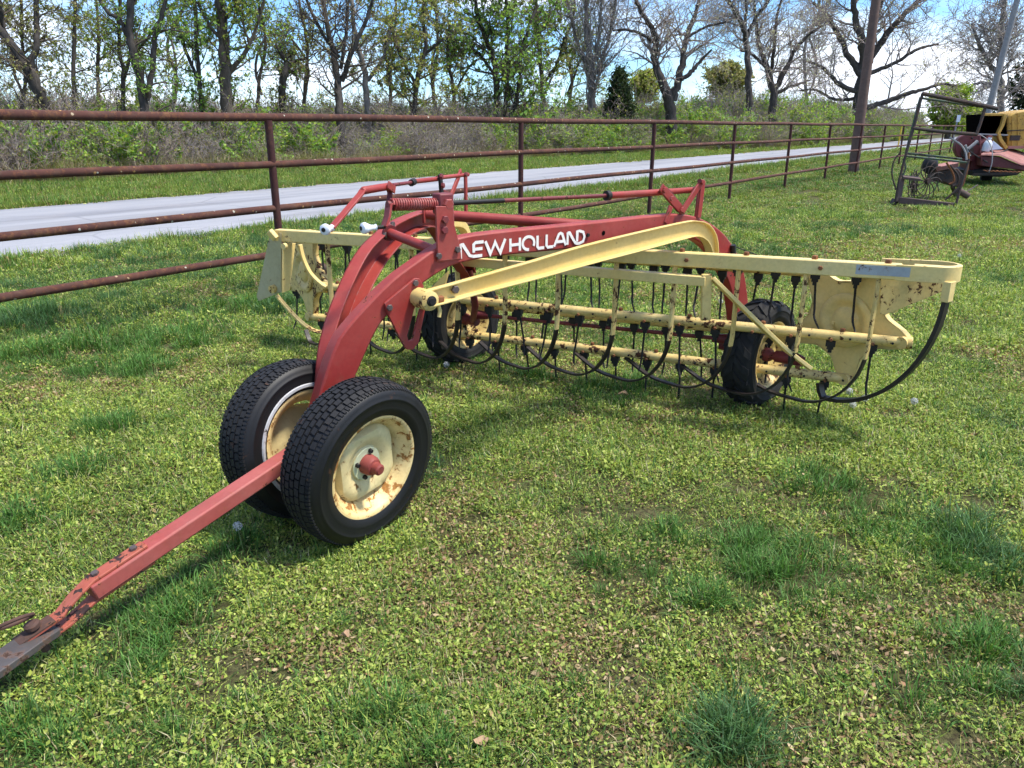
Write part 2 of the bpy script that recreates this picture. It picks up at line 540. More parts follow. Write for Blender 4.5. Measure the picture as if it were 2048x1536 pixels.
def put(me, name, parent, loc, rot=None):
    """an object sharing mesh data, placed in world terms under its parent"""
    o = bpy.data.objects.new(name, me)
    COL.objects.link(o)
    o.parent = parent
    base = ORG[parent.name] if parent is not None else V(0, 0, 0)
    M = Matrix.Translation(Vector(tuple(np.asarray(loc, float) - base)))
    if rot is not None:
        M = M @ rot
    o.matrix_local = M
    return o
def frame(x, z=(0, 0, 1)):
    """rotation whose local X is x and local Z close to z"""
    x = Vector(tuple(x)).normalized()
    z = Vector(tuple(z))
    y = z.cross(x).normalized()
    z = x.cross(y)
    return Matrix((x, y, z)).transposed().to_4x4()
def arc_resample(pts, n):
    pts = np.array(pts, float)
    # smooth with Catmull-Rom, then even spacing
    P = np.vstack([2 * pts[0] - pts[1], pts, 2 * pts[-1] - pts[-2]])
    q = []
    for i in range(1, len(P) - 2):
        for t in np.linspace(0, 1, 12, endpoint=False):
            a, b, c_, d = P[i - 1], P[i], P[i + 1], P[i + 2]
            q.append(0.5 * (2 * b + (c_ - a) * t + (2 * a - 5 * b + 4 * c_ - d) * t * t + (3 * b - a - 3 * c_ + d) * t ** 3))
    q.append(pts[-1])
    q = np.array(q)
    L = np.concatenate([[0], np.cumsum(np.linalg.norm(np.diff(q, axis=0), axis=1))])
    u = np.linspace(0, L[-1], n)
    return np.stack([np.interp(u, L, q[:, k]) for k in range(q.shape[1])], 1)

def hexbolt(r=0.011, h=0.009):
    b = MB()
    b.lathe([(0, 0.0001), (0, r), (h * 0.8, r), (h, r * 0.85), (h, 0.0001)], seg=6)
    return b.mesh('bolt', smooth=20)

# numpy value noise for planting patterns
_NG = rng.random((256, 256))
def vnoise(x, y, scale, ox=0.0):
    x = np.asarray(x) * scale + 37.3 + ox
    y = np.asarray(y) * scale + 11.7 + ox * 1.7
    xi = np.floor(x).astype(int); yi = np.floor(y).astype(int)
    fx = x - xi; fy = y - yi
    fx = fx * fx * (3 - 2 * fx); fy = fy * fy * (3 - 2 * fy)
    g = lambda a, b: _NG[a % 256, b % 256]
    return (g(xi, yi) * (1 - fx) + g(xi + 1, yi) * fx) * (1 - fy) + (g(xi, yi + 1) * (1 - fx) + g(xi + 1, yi + 1) * fx) * fy
def fbm(x, y, scale, ox=0.0):
    return 0.55 * vnoise(x, y, scale, ox) + 0.3 * vnoise(x, y, scale * 2.1, ox + 5) + 0.15 * vnoise(x, y, scale * 4.3, ox + 9)

def quads_mesh(name, verts, cols, mat, nper=4):
    """mesh of separate nper-gons; verts (N,nper,3), cols (N,3)"""
    N = len(verts)
    me = bpy.data.meshes.new(name)
    me.vertices.add(N * nper)
    me.vertices.foreach_set('co', np.asarray(verts, np.float32).ravel())
    me.loops.add(N * nper)
    me.loops.foreach_set('vertex_index', np.arange(N * nper, dtype=np.int32))
    me.polygons.add(N)
    me.polygons.foreach_set('loop_start', np.arange(0, N * nper, nper, dtype=np.int32))
    me.polygons.foreach_set('loop_total', np.full(N, nper, dtype=np.int32))
    me.update(calc_edges=True)
    ca = me.color_attributes.new('Col', 'FLOAT_COLOR', 'POINT')
    c4 = np.ones((N, nper, 4), np.float32)
    c4[:, :, :3] = np.asarray(cols, np.float32)[:, None, :]
    ca.data.foreach_set('color', c4.ravel())
    me.materials.append(MATS[mat])
    return me


# ================================================================== the setting
def sheet(name, pts, mat, kind='structure'):
    me = bpy.data.meshes.new(name)
    me.from_pydata([tuple(map(float, p)) for p in pts], [], [tuple(range(len(pts)))])
    me.update()
    me.materials.append(MATS[mat])
    o = bpy.data.objects.new(name, me)
    COL.objects.link(o)
    o['kind'] = kind
    return o
sheet('ground', [(-1500, -300, 0), (1500, -300, 0), (1500, 2500, 0), (-1500, 2500, 0)], 'ground_mat')

# road strip with slightly ragged edges, along the fence direction
def strip(name, mat, n0, n1, z, s0=-60, s1=700, amp=0.12, step=0.8, ox=0.0):
    vs_, fs = [], []
    ss = np.concatenate([np.arange(s0, 120, step), np.arange(120, s1, 12)])
    for i, s in enumerate(ss):
        a = amp * (vnoise(s, 3.0, 0.9, ox) - 0.5) * 2 + amp * 0.6 * (vnoise(s, 9.0, 2.7, ox) - .5)
        b = amp * (vnoise(s, 8.0, 0.9, ox) - 0.5) * 2
        vs_ += [tuple(sn(s, n0 + a, z)), tuple(sn(s, n1 + b, z))]
        if i:
            fs.append((2 * i - 2, 2 * i, 2 * i + 1, 2 * i - 1))
    me = bpy.data.meshes.new(name)
    me.from_pydata(vs_, [], fs)
    me.materials.append(MATS[mat])
    o = bpy.data.objects.new(name, me)
    COL.objects.link(o)
    o['kind'] = 'structure'
    return o
strip('road_shoulder', 'shoulder_mat', 10.15, 17.3, 0.02, amp=0.3, ox=4)
strip('road', 'road_mat', 10.5, 17.0, 0.028)

# ------------------------------------------------------------------ pipe fence
FS0 = 4.75 - 4.115 * 2
fence = empty('pipe_fence', sn(4.75, 6.15))
tag(fence, 'rusty brown welded pipe fence with four rails running along the road', 'fence')
for z in (1.64, 1.225, 0.81, 0.385):
    b = MB()
    path = [sn(s, 6.15 + 0.01 * math.sin(s * 1.3 + z * 9), z + 0.006 * math.sin(s * 0.9 + z * 5)) for s in np.concatenate([np.arange(-5, 45, 1.37), np.arange(45, 110, 6)])]
    b.tube(path, 0.0375 if z > 1.5 else 0.033, 14)
    b.build('rail', 'fence_rust', fence, 60)
pm = MB().tube([V(0, 0, 0), V(0, 0, 1.612)], 0.036, 14).mesh('post')
pm.materials.append(MATS['post_rust'])
k = 0
s = FS0
while s < 108:
    p = sn(s, 6.15)
    tilt = Matrix.Rotation(R.uniform(-.012, .012), 4, 'X') @ Matrix.Rotation(R.uniform(-.012, .012), 4, 'Y')
    put(pm, 'post', fence, p + V(0, 0, -0.0), tilt)
    s += 4.115

# ------------------------------------------------------------------ utility poles
def pole(x0, y0, xt, yt, Y, r0, mat, label):
    a = at_y(x0, y0, Y); a[2] = -0.02
    t = at_y(xt, yt, Y)
    dirv = unit(t - a)
    o = empty('utility_pole', a)
    tag(o, label, 'utility pole')
    L = 9.5
    MB().tube([a + dirv * L * q for q in np.linspace(0, 1, 8)], [r0 * (1 - 0.3 * q) for q in np.linspace(0, 1, 8)], 14).build('shaft', mat, o, 50)
    top = a + dirv * (L - 0.6)
    MB().bar([top - V(1.1, -.5, 0), top + V(1.1, -.5, 0)], 0.1, 0.12, V(0, 1, 0)).build('crossarm', mat, o, 30)
    for q in (-0.95, -0.4, 0.4, 0.95):
        MB().lathe([(0, .02), (.05, .045), (.08, .03), (.12, .04), (.15, .01)], top + V(q, -q * .45, 0.06), (0, 0, 1), 10).build('insulator', 'white_plastic', o)
    return o
pole(1706, 345, 1752, 0, 28.5, 0.185, 'pole_wood', 'thick brown wooden utility pole standing just behind the pipe fence')
pole(1958, 290, 2034, 0, 46.0, 0.20, 'grey_pole_wood', 'slim pale grey utility pole leaning right above the yellow machine')
a = at_y(1797, 285, 62.0); a[2] = 0
o = empty('marker_post', a); tag(o, 'small yellow roadside marker post in front of the brush', 'marker post')
MB().tube([a, a + V(0.05, 0, 1.25)], 0.05, 8).build('shaft', 'yellow_marker', o)
MB().tube([a + V(0.05, 0, 1.25), a + V(0.06, 0, 1.75)], [0.055, 0.035], 8).build('cap', 'yellow_marker', o)
a = at_y(1905, 285, 75.0); a[2] = 0
o = empty('road_sign', a); tag(o, 'tiny pale blue and white road sign on a grey post far off', 'road sign')
MB().tube([a, a + V(0.1, 0, 2.6)], 0.07, 8).build('post', 'grey_pole_wood', o)
MB().box(a + V(0.12, -.08, 2.35), (0.34, 0.03, 0.62)).build('panel', 'sign_white', o)

# ================================================================== the hay rake
ND = Plane((-0.70, 2.83), (1.24, 4.4))         # near red beam
LD = Plane((-0.80, 2.88), (-0.17, 4.92))       # left red beam
AX_F = V(math.sin(math.radians(126.9)), math.cos(math.radians(126.9)), 0)   # front axle, towards the right wheel
FW = V(AX_F[1], -AX_F[0], 0)                   # travel direction of the dolly
rake = empty('hay_rake', (-0.73, 2.79, 0))
tag(rake, 'red and yellow side delivery hay rake with black teeth parked on the grass', 'hay rake')
BOLT = hexbolt(); BOLT.materials.append(MATS['bolt_grey'])
BOLT_RUST = hexbolt(0.013, 0.016); BOLT_RUST.materials.append(MATS['rusty_steel'])
BOLT_BLACK = hexbolt(0.012, 0.012); BOLT_BLACK.materials.append(MATS['black_iron'])
def bolt(parent, p, n, me=BOLT, sc_=1.0):
    o = put(me, 'bolt', parent, p, frame(n, (0, 0, 1) if abs(n[2]) < .9 else (1, 0, 0)))
    o.scale = (sc_, sc_, sc_)
    return o

# ---- wheels
def tyre_meshes(Rt, w, rib):
    hw = w / 2
    Rr = Rt * 0.627
    g = 0.009
    b = MB()
    prof = [(hw * .80, Rr - .004), (hw * .92, Rr + .006), (hw * 1.0, Rr + .03), (hw * 1.012, Rr + .034), (hw * 1.012, Rr + .039), (hw * 1.008, Rr + .042), (hw * 1.04, Rt * .80), (hw * 1.042, Rt * .83), (hw * 1.055, Rt * .835), (hw * 1.05, Rt * .85), (hw * 1.03, Rt * .856), (hw * .99, Rt * .89), (hw * .88, Rt * .952), (hw * .74, Rt - g - .004)]
    prof = prof + [(hw * .3, Rt - g), (-hw * .3, Rt - g)] + [(-x, r) for x, r in reversed(prof)]
    b.lathe(prof, seg=72, closed=True)
    body = b.mesh('tyre', smooth=60)
    t = MB()
    def block(a0, a1, x0, x1, r0, r1, skew=0.0):
        """one tread block between angles and axial positions, r at x0 and x1 (outer)"""
        vs_ = []
        for a in (a0, a1):
            for x, r in ((x0, r0), (x1, r1)):
                for dr in (-0.012, 0.0):
                    aa = a + skew * (x - x0)
                    vs_.append((x, (r + dr) * math.cos(aa), (r + dr) * math.sin(aa)))
        t.add(vs_, [(0, 1, 3, 2), (4, 6, 7, 5), (0, 4, 5, 1), (2, 3, 7, 6), (1, 5, 7, 3)])
    if rib:
        N = 62
        da = 2 * math.pi / N
        rows = [(-.40, -.17, Rt - .001, Rt, 0), (-.10, .10, Rt, Rt, .5), (.17, .40, Rt, Rt - .001, .2), (.47, .69, Rt - .002, Rt - .008, .6), (-.69, -.47, Rt - .008, Rt - .002, .8)]
        for x0, x1, r0, r1, ph in rows:
            for i in range(N):
                a = (i + ph) * da
                j = 0.06 * math.sin(i * 12.9 + ph * 50)
                block(a, a + da * (0.80 + j), x0 * hw, x1 * hw, r0, r1, 0.25 if abs(x0) < .3 else -0.3)
        for sgn in (-1, 1):
            for i in range(N * 2):
                a = i * da / 2
                x0, x1, r0, r1 = (.73, .90, Rt - .010, Rt * .953) if sgn > 0 else (-.90, -.73, Rt * .953, Rt - .010)
                block(a, a + da / 2 * .6, x0 * hw, x1 * hw, r0 + .002, r1 + .003)
    else:
        N = 20
        da = 2 * math.pi / N
        for sgn in (-1, 1):
            for i in range(N):
                a = (i + (0.5 if sgn > 0 else 0)) * da
                vs_ = []
                for aa, x in ((a, .02), (a + da * .42, .02), (a + da * .95, .62), (a + da * .5, .62), (a + da * 1.15, .96), (a + da * .75, .96)):
                    rr = Rt if x < .7 else Rt * .945
                    for dr in (-.03, 0.002):
                        vs_.append((sgn * x * hw, (rr + dr) * math.cos(aa), (rr + dr) * math.sin(aa)))
                t.add(vs_, [(1, 3, 5, 7), (7, 5, 9, 11), (0, 1, 7, 6), (6, 7, 11, 10), (2, 4, 5, 3), (4, 8, 9, 5), (0, 2, 3, 1), (8, 10, 11, 9)])
    tread = t.mesh('tread', smooth=0)
    return body, tread
def rim_meshes(Rt, w):
    hw = w / 2
    Rr = Rt * 0.627
    b = MB()
    b.lathe([(hw * .86, Rr - .010), (hw * .90, Rr + .000), (hw * .90, Rr + .012), (hw * .83, Rr + .008), (hw * .80, Rr - .006), (hw * .55, Rr - .018), (hw * .30, Rr - .038),
             (-hw * .55, Rr - .036), (-hw * .8, Rr - .008), (-hw * .9, Rr + .008), (-hw * .92, Rr + .002), (-hw * .8, Rr - .016), (-hw * .5, Rr - .044), (hw * .30, Rr - .046), (hw * .52, Rr - .026), (hw * .78, Rr - .014)], seg=64, closed=True)
    rim = b.mesh('rim', smooth=50)
    d = MB()
    Ro = Rr - .036
    wob = lambda w_, r: 1.0 if r < Ro * .8 else min(1.0, (.835 if r > Ro * .9 else .88) / abs(math.cos(((w_ + math.pi / 4) % (math.pi / 2)) - math.pi / 4)))
    x0 = hw * .18
    d.lathe([(x0 + .012, .03), (x0 + .012, .062), (x0 + .006, .072), (x0 + .012, .085), (x0 + .026, .112), (x0 + .022, Ro * .86), (x0 + .004, Ro * .97), (x0 - .012, Ro), (x0 - .02, Ro),
             (x0 - .004, Ro * .95), (x0 + .014, Ro * .86), (x0 + .018, .112), (x0 + .004, .085), (x0, .03)], seg=72, closed=True, wob=wob)
    disc = d.mesh('disc', smooth=50)
    p = MB()
    p.lathe([(x0 + .0135, .001), (x0 + .0135, .068), (x0 + .017, .066), (x0 + .017, .001)], seg=40)
    plate = p.mesh('hub_plate', smooth=30)
    hb = MB()
    hb.lathe([(x0 + .015, .001), (x0 + .015, .041), (x0 + .045, .039), (x0 + .060, .032), (x0 + .062, .024), (x0 + .088, .0225), (x0 + .094, .016), (x0 + .094, .001)], seg=28)
    hub = hb.mesh('hub', smooth=40)
    return rim, disc, plate, hub, x0
def mats(me, m):
    me.materials.clear()
    me.materials.append(MATS[m])
    return me
W_F = 0.178
ty_f, tr_f = tyre_meshes(0.33, W_F, True)
mats(ty_f, 'tyre_rubber'); mats(tr_f, 'tread_rubber')
rm_f = rim_meshes(0.33, W_F)
for q, mm in zip(rm_f[:4], ('rim_paint', 'disc_paint', 'hub_pale_paint', 'hub_red')):
    mats(q, mm)
ty_r, tr_r = tyre_meshes(0.31, 0.175, False)
mats(ty_r, 'old_rubber'); mats(tr_r, 'old_rubber')
rm_r = rim_meshes(0.31, 0.175)
for q, mm in zip(rm_r[:4], ('yellow_worn', 'yellow_worn', 'yellow_worn', 'dark_red_paint')):
    mats(q, mm)
NUT = hexbolt(0.0095, 0.014); mats(NUT, 'black_iron')
WW = mats(MB().lathe([(W_F * .49, .222), (W_F * .525, .226), (W_F * .528, .236), (W_F * .50, .240)], seg=64, closed=True).mesh('whitewall_ring'), 'white_wall')
def wheel(c, n, roll, ty, tr, rm, label, cap=True, ring=False, wd=W_F):
    o = empty('wheel', c, rake)
    o['label'] = label
    Rm = frame(n) @ Matrix.Rotation(roll, 4, 'X')
    put(ty, 'tyre', o, c, Rm)
    q = put(tr, 'tread_blocks', o, c, Rm); q['kind'] = 'stuff'
    for me, nm in zip(rm[:4], ('rim', 'disc', 'hub_plate', 'hub')):
        put(me, nm, o, c, Rm)
    for i in range(4):
        a = roll + math.radians(62 + 90 * i)
        L = Rm @ Vector((rm[4] + .016, .054 * math.cos(a), .054 * math.sin(a)))
        put(NUT, 'lug_nut', o, np.asarray(c) + np.array(L), Rm)
    if ring:
        put(WW, 'whitewall_ring', o, c, Rm)
    return o
camb = math.radians(6.3)
cR = V(-0.585, 2.686, 0.328)
nR = AX_F * math.cos(camb) - V(0, 0, math.sin(camb))
wheel(cR, nR, 0.12, ty_f, tr_f, rm_f, 'front wheel with black ribbed tyre and rusty cream rim')
cL = V(*(np.array([-.585, 2.686]) - AX_F[:2] * .375), 0.328)
# the left wheel leans the other way, its outer face to the left; its inner side shows
nL = -AX_F * math.cos(camb) - V(0, 0, math.sin(camb))
wheel(cL, nL, 0.2, ty_f, tr_f, rm_f, 'far front wheel with a white ring on the tyre')
put(WW, 'whitewall_ring', [c for c in rake.children if c.name.startswith('wheel')][-1], cL, frame(-nL))
AX_R = V(math.sin(math.radians(134)), math.cos(math.radians(134)), 0)
cRR = V(1.440, 4.235, 0.308)
cRL = V(-0.352, 5.091, 0.308)
wheel(cRR, AX_R, 0.3, ty_r, tr_r, rm_r, 'rear wheel with grey lugged tyre under the reel')
wheel(cRL, AX_R, 1.0, ty_r, tr_r, rm_r, 'rear wheel with worn tyre behind the reel, left end')

# ---- dolly: axle and pivot between the front wheels
mid = (cR + cL) / 2
MB().tube([cR - nR * .08, mid + V(0, 0, .035), cL - nL * .08], 0.03, 14).build('front_axle', 'red_paint', rake)
MB().tube([mid + V(0, 0, -.03), mid + V(0, 0, .09)], 0.045, 16).build('pivot_post', 'red_paint', rake)

# ---- tongue
tg = lambda s, z: V(mid[0], mid[1], 0) + V(FW[0], FW[1], 0) * s + V(0, 0, z)
if np.dot(FW[:2], [-.6, -.8]) < 0:
    FW = -FW
t0, t1 = tg(0.0, .40), tg(.965, .185)
tongue = MB().bar([t0 + (t1 - t0) * q for q in (0, .3, .6, .8, 1)], 0.066, 0.056, AX_F).build('tongue', 'tongue_paint', rake, 30, 0.006)
td = unit(t1 - t0); tu = unit(np.cross(AX_F, td)); tu = tu if tu[2] > 0 else -tu
def tl(s, u, a=0.0):
    return t0 + td * s + tu * u + AX_F * a
Lt = np.linalg.norm(t1 - t0)
MB().bar([tl(Lt - .20, .034), tl(Lt - .02, .034), tl(Lt + .05, .012), tl(Lt + .10, -.012), tl(Lt + .225, -.015)], 0.048, 0.011, AX_F).build('clevis_strap', 'clevis_paint', rake, 30, 0.003)
MB().bar([tl(Lt - .20, -.034), tl(Lt + .01, -.034), tl(Lt + .09, -.052), tl(Lt + .19, -.055)], 0.048, 0.011, AX_F).build('lower_strap', 'clevis_paint', rake, 30, 0.003)
bolt(rake, tl(Lt - .165, .0395), tu, BOLT, 1.15)
bolt(rake, tl(Lt - .035, .0395), tu, BOLT, 1.15)
# weathered end of the strap
MB().bar([tl(Lt + .12, -.0075), tl(Lt + .227, -.0075)], 0.050, 0.004, AX_F).build('worn_strap_end', 'pin_rust', rake, 30)

# ---- red beams
def beam_edges(pl, top, low, n=44):
    T = arc_resample(top, n); Lw = arc_resample(low, n)
    return T, Lw
near_top = [(-.17, .36), (-.10, .48), (-.045, .61), (.009, .728), (.057, .794), (.176, .893), (.292, .975), (.395, 1.028), (.494, 1.075), (.611, 1.11), (.833, 1.119), (1.423, 1.117), (1.86, 1.118), (2.08, 1.11), (2.278, 1.062), (2.478, .962), (2.656, .79), (2.759, .567), (2.79, .40)]
near_low = [(-.04, .36), (.03, .49), (.098, .61), (.179, .745), (.23, .81), (.30, .86), (.413, .931), (.534, .984), (.637, 1.005), (.85, 1.012), (1.204, 1.004), (1.498, 1.006), (1.85, 1.01), (2.03, 1.005), (2.2, .965), (2.375, .865), (2.55, .68), (2.63, .507), (2.66, .40)]
# spread matched points along both edges
def matched(top, low, sub=4):
    T, Lw = [], []
    Ta = arc_resample(top, (len(top) - 1) * sub + 1)
    La = arc_resample(low, (len(low) - 1) * sub + 1)
    return Ta, La
Ta, La = matched(near_top, near_low)
T3 = [ND.sz(s, z) for s, z in Ta]; L3 = [ND.sz(s, z) for s, z in La]
beam = MB().loft(T3, L3, -ND.n * 0.068).build('side_beam', 'red_paint', rake, 40, 0.008)
beam['label'] = 'red arched side beam with white lettering'
left_top = [(-.06, .36), (-.01, .5), (.023, .606), (.063, .716), (.16, .841), (.311, .969), (.445, 1.05), (.587, 1.095), (.706, 1.125), (.892, 1.145), (1.132, 1.150), (1.28, 1.115), (1.42, 1.02), (1.54, .93), (1.64, .86), (1.72, .79), (1.78, .72)]
left_low = [(.10, .36), (.14, .48), (.17, .56), (.20, .63), (.277, .734), (.36, .82), (.45, .892), (.586, .967), (.70, 1.01), (.86, 1.055), (1.1, 1.068), (1.2, 1.04), (1.31, .96), (1.44, .87), (1.54, .80), (1.64, .73), (1.70, .67)]
Ta, La = matched(left_top, left_low)
b = MB()
b.loft([LD.sz(s, z) for s, z in Ta], [LD.sz(s, z) for s, z in La], LD.n * 0.008)
n_ = len(Ta)
inn = lambda A, B, k: [a + (bb - a) / np.linalg.norm(bb - a) * k for a, bb in zip(A, B)]
b.loft([LD.sz(s, z) for s, z in Ta], [LD.sz(s, z) for s, z in inn(Ta, La, .008)], LD.n * 0.062)
b.loft([LD.sz(s, z) for s, z in inn(La, Ta, .008)], [LD.sz(s, z) for s, z in La], LD.n * 0.062)
b.build('channel_beam', 'red_paint', rake, 40, 0.0015)

MB().tube([LD.sz(1.74, .74, .03), LD.sz(1.84, .50, .03), cRL + AX_R * .12], .022, 12).build('rear_leg', 'dark_red_paint', rake)

# lettering on the side beam
p0 = ND.px(921, 516); p1 = ND.px(1168, 485)
s0, z0 = np.dot(p0 - ND.p, ND.d), p0[2]
s1, z1 = np.dot(p1 - ND.p, ND.d), p1[2]
LH = 0.058
strokes = [
 ([(0, -.05), (0, 1)], 0), ([(0, .93), (.13, .97), (.55, .10), (.78, 0), (1.32, 0)], 0),
 ([(1.42, 1), (.92, 1), (.80, .88), (.80, .28)], 0), ([(.82, .52), (1.34, .52)], 0),
 ([(1.52, 1.02), (1.84, .04), (2.14, .88), (2.46, .04), (2.80, 1.05)], 0),
 ([(3.15, 0), (3.15, 1)], 0), ([(3.78, 0), (3.78, 1)], 0), ([(3.17, .5), (3.76, .5)], 0),
 ([(4.36 + .40 * math.cos(a), .5 + .5 * math.sin(a)) for a in np.linspace(math.radians(-30), math.radians(275), 22)] , 0),
 ([(4.98, 1), (4.98, .12), (5.06, 0), (5.46, 0)], 0), ([(5.62, 1), (5.62, .12), (5.70, 0), (6.10, 0)], 0),
 ([(6.16, -.02), (6.50, .93), (6.62, 1), (6.74, .93), (7.02, -.02)], 0), ([(6.36, .33), (6.86, .33)], 0),
 ([(7.14, 0), (7.14, 1)], 0), ([(7.14, .95), (7.26, .97), (7.72, .08), (7.86, 0), (8.05, 0), (8.32, .12), (8.42, .5), (8.32, .88), (8.05, 1), (7.86, 1), (7.86, .16)], 0),
]
tot = 8.45
kx = (s1 - s0) / tot
def letter_pt(u, v, off=0.003):
    return ND.sz(s0 + u * kx, z0 + (z1 - z0) * u / tot + v * LH, off)
for ch, idx in (('lettering', range(0, 5)), ('lettering', range(5, 15))):
    b = MB()
    for q, i in enumerate(idx):
        pts = strokes[i][0]
        th = 0.0066
        P2 = [np.array([s0 + u * kx, z0 + (z1 - z0) * u / tot + v * LH]) for u, v in pts]
        lft, rgt = [], []
        for j, p in enumerate(P2):
            t = unit(P2[min(j + 1, len(P2) - 1)] - P2[max(j - 1, 0)])
            nn = np.array([-t[1], t[0]])
            if 0 < j < len(P2) - 1:
                ta, tb = unit(P2[j] - P2[j - 1]), unit(P2[j + 1] - P2[j])
                kk = 1 / max(.45, math.sqrt((1 + np.dot(ta, tb)) / 2))
            else:
                kk = 1
            lft.append(p + nn * th * kk); rgt.append(p - nn * th * kk)
        off = 0.0016 + 0.0004 * q
        b.loft([ND.sz(a[0], a[1], off) for a in lft], [ND.sz(a[0], a[1], off) for a in rgt], ND.n * -0.001)
    b.build(ch, 'letter_paint', beam, 0)

# plates on the near beam
def nd_plate(pts, off, th, name, mat, bev=.002):
    return MB().prism([ND.px(x, y, off) for x, y in pts], ND.n * th).build(name, mat, rake, 30, bev)
nd_plate([(869, 412), (904, 412), (906, 450), (918, 497), (920, 517), (873, 522)], 0.002, 0.012, 'tower_plate', 'red_paint')
nd_plate([(766, 606), (826, 556), (836, 556), (845, 572), (832, 600), (825, 618), (811, 670), (814, 681), (822, 678), (837, 618), (848, 612), (834, 684), (823, 698), (811, 698), (803, 688), (774, 630)], 0.004, 0.014, 'slotted_plate', 'red_paint')
for x, y in ((778, 615), (830, 566), (877, 512), (914, 499)):
    bolt(rake, ND.px(x, y, .016), ND.n, BOLT, 1.25)
for x, y in ((888, 460), (889, 439)):
    bolt(rake, ND.px(x, y, .014), ND.n, mats(BOLT.copy(), 'dark_red_paint'), 1.5)
bolt(rake, ND.px(1175, 470, .001), ND.n, BOLT_BLACK, .8)
MB().lathe([(0, .0001), (0, .011), (.001, .011), (.001, .0001)], ND.px(1207, 466, .001), ND.n, 14).build('bolt_hole_shade', 'hole_shade_black', rake)  # flat black disc painted in for the dark inside a hole

# cross tube and long brace tube between the beams
def flat_end_tube(a, b, r, name, mat):
    a = np.asarray(a); b = np.asarray(b)
    MB().tube([a + (b - a) * t for t in (0, .03, .06, .94, .97, 1)], [r * .95, r, r, r, r, r * .95], 16).build(name, mat, rake)
xl = LD.px(778, 465, .062); xr = ND.px(866, 500, -.07)
flat_end_tube(xl, xr, .021, 'cross_tube', 'red_paint')
MB().lathe([(0, .001), (0, .038), (.012, .036), (.012, .001)], xl, unit(xr - xl), 20).build('tube_flange', 'dark_red_paint', rake)
bl = LD.px(852, 428, .064); br = ND.px(1235, 455, -.04)
flat_end_tube(bl, br, .0265, 'brace_tube', 'red_paint')
MB().box(bl, (.012, .075, .085), (LD.n, LD.d, V(0, 0, 1))).build('brace_lug', 'red_paint', rake, 30, .003)
for x, y in ((783, 449), (847, 431), (768, 470)):
    bolt(rake, LD.px(x, y, .05), LD.n, BOLT, 1.4)

# ---- lift cranks
def knob(p, ax):
    b = MB()
    b.lathe([(-.030, .0001), (-.030, .013), (-.024, .021), (-.012, .0225), (.0, .017), (.012, .0115), (.03, .0105), (.034, .014), (.036, .0001)], p, ax, 22)
    o = b.build('crank_knob', 'white_plastic', rake)
    MB().lathe([(-.032, .0001), (-.032, .009), (-.0305, .009), (-.0305, .0001)], p, ax, 14).build('knob_bolt', 'black_iron', o)
npx = lambda x, y, off=-.035: ND.px(x, y, off)
lpx = lambda x, y, off=.03: LD.px(x, y, off)
# near crank
kn = npx(736, 456, -.02)
sh = npx(886, 407)
ax_scr = unit(npx(1215, 391) - sh)
knob(kn, ax_scr)
MB().tube([kn + ax_scr * .03, kn + ax_scr * .075], .008, 10).build('crank_pin', 'black_iron', rake)
e1 = kn + ax_scr * .07
sp0 = npx(783, 409)
MB().bar([e1, e1 + (sp0 - e1) * .45, sp0 + ax_scr * -.012, sp0 + V(0, 0, .0)], .045, .010, unit(np.cross(sp0 - e1, ax_scr))).build('crank_arm', 'red_paint', rake, 30, .002)
spring_n = 19
pts = []
sp1 = npx(874, 408)
aa = unit(np.cross(ax_scr, V(0, 0, 1))); bb = np.cross(aa, ax_scr)
for i in range(spring_n * 10 + 1):
    q = i / (spring_n * 10)
    w = q * spring_n * 2 * math.pi
    pts.append(sp0 + (sp1 - sp0) * q + .021 * (math.cos(w) * aa + math.sin(w) * bb))
MB().tube(pts, .0052, 6).build('spring', 'red_paint', rake)
MB().tube([sp0 - ax_scr * .02, sp1], .015, 12).build('spring_rod', 'dark_red_paint', rake)
MB().box(sh, (.072, .06, .085), (ax_scr, ND.n, V(0, 0, 1))).build('trunnion_block', 'dark_red_paint', rake, 30, .008)
bolt(rake, sh + ND.n * .031, ND.n, mats(BOLT.copy(), 'red_paint'), 2.1)
r1 = npx(1215, 391); r2 = npx(1326, 384); r3 = npx(1398, 379)
MB().tube([sh, r1], .0095, 10).build('lift_screw', 'dark_red_paint', rake)
MB().tube([sh + (r1 - sh) * .02, sh + (r1 - sh) * .33], .0105, 10).build('greased_screw', 'black_iron', rake)
MB().tube([r1, r2], .0165, 14).build('lift_sleeve', 'red_paint', rake)
MB().tube([r1 - ax_scr * .012, r1 + ax_scr * .012], .024, 12).build('sleeve_collar', 'black_iron', rake)
MB().tube([r2, r3], .0155, 14).build('lift_link_tube', 'red_paint', rake)
def link(p, q, w, th, nrm, name, mat='red_paint'):
    return MB().bar([p, q], th, w, nrm).build(name, mat, rake, 30, .003)
for off in (-.065, -.005):
    link(npx(1322, 374, off), npx(1366, 424, off), .042, .010, ND.n, 'toggle_plate')
link(npx(1326, 378, -.035), npx(1362, 420, -.035), .03, .045, ND.n, 'toggle_block', 'dark_red_paint')
link(npx(1364, 424, .012), npx(1404, 362, .012), .034, .012, ND.n, 'toggle_link')
link(npx(1397, 436, -.0), npx(1406, 362, -.0), .034, .012, ND.n, 'upright_link')
link(npx(1393, 436, -.06), npx(1402, 362, -.06), .034, .012, ND.n, 'upright_link')
link(npx(1330, 446, .0), npx(1342, 412, .0), .03, .012, ND.n, 'toggle_stop')
for x, y in ((1328, 380), (1342, 397), (1362, 419), (1404, 364)):
    bolt(rake, npx(x, y, .018 if x != 1328 else .0), ND.n, mats(BOLT.copy(), 'red_paint'), 1.3)
MB().tube([npx(1399, 362, -.07), npx(1399, 362, .02)], .012, 10).build('link_pin', 'dark_red_paint', rake)
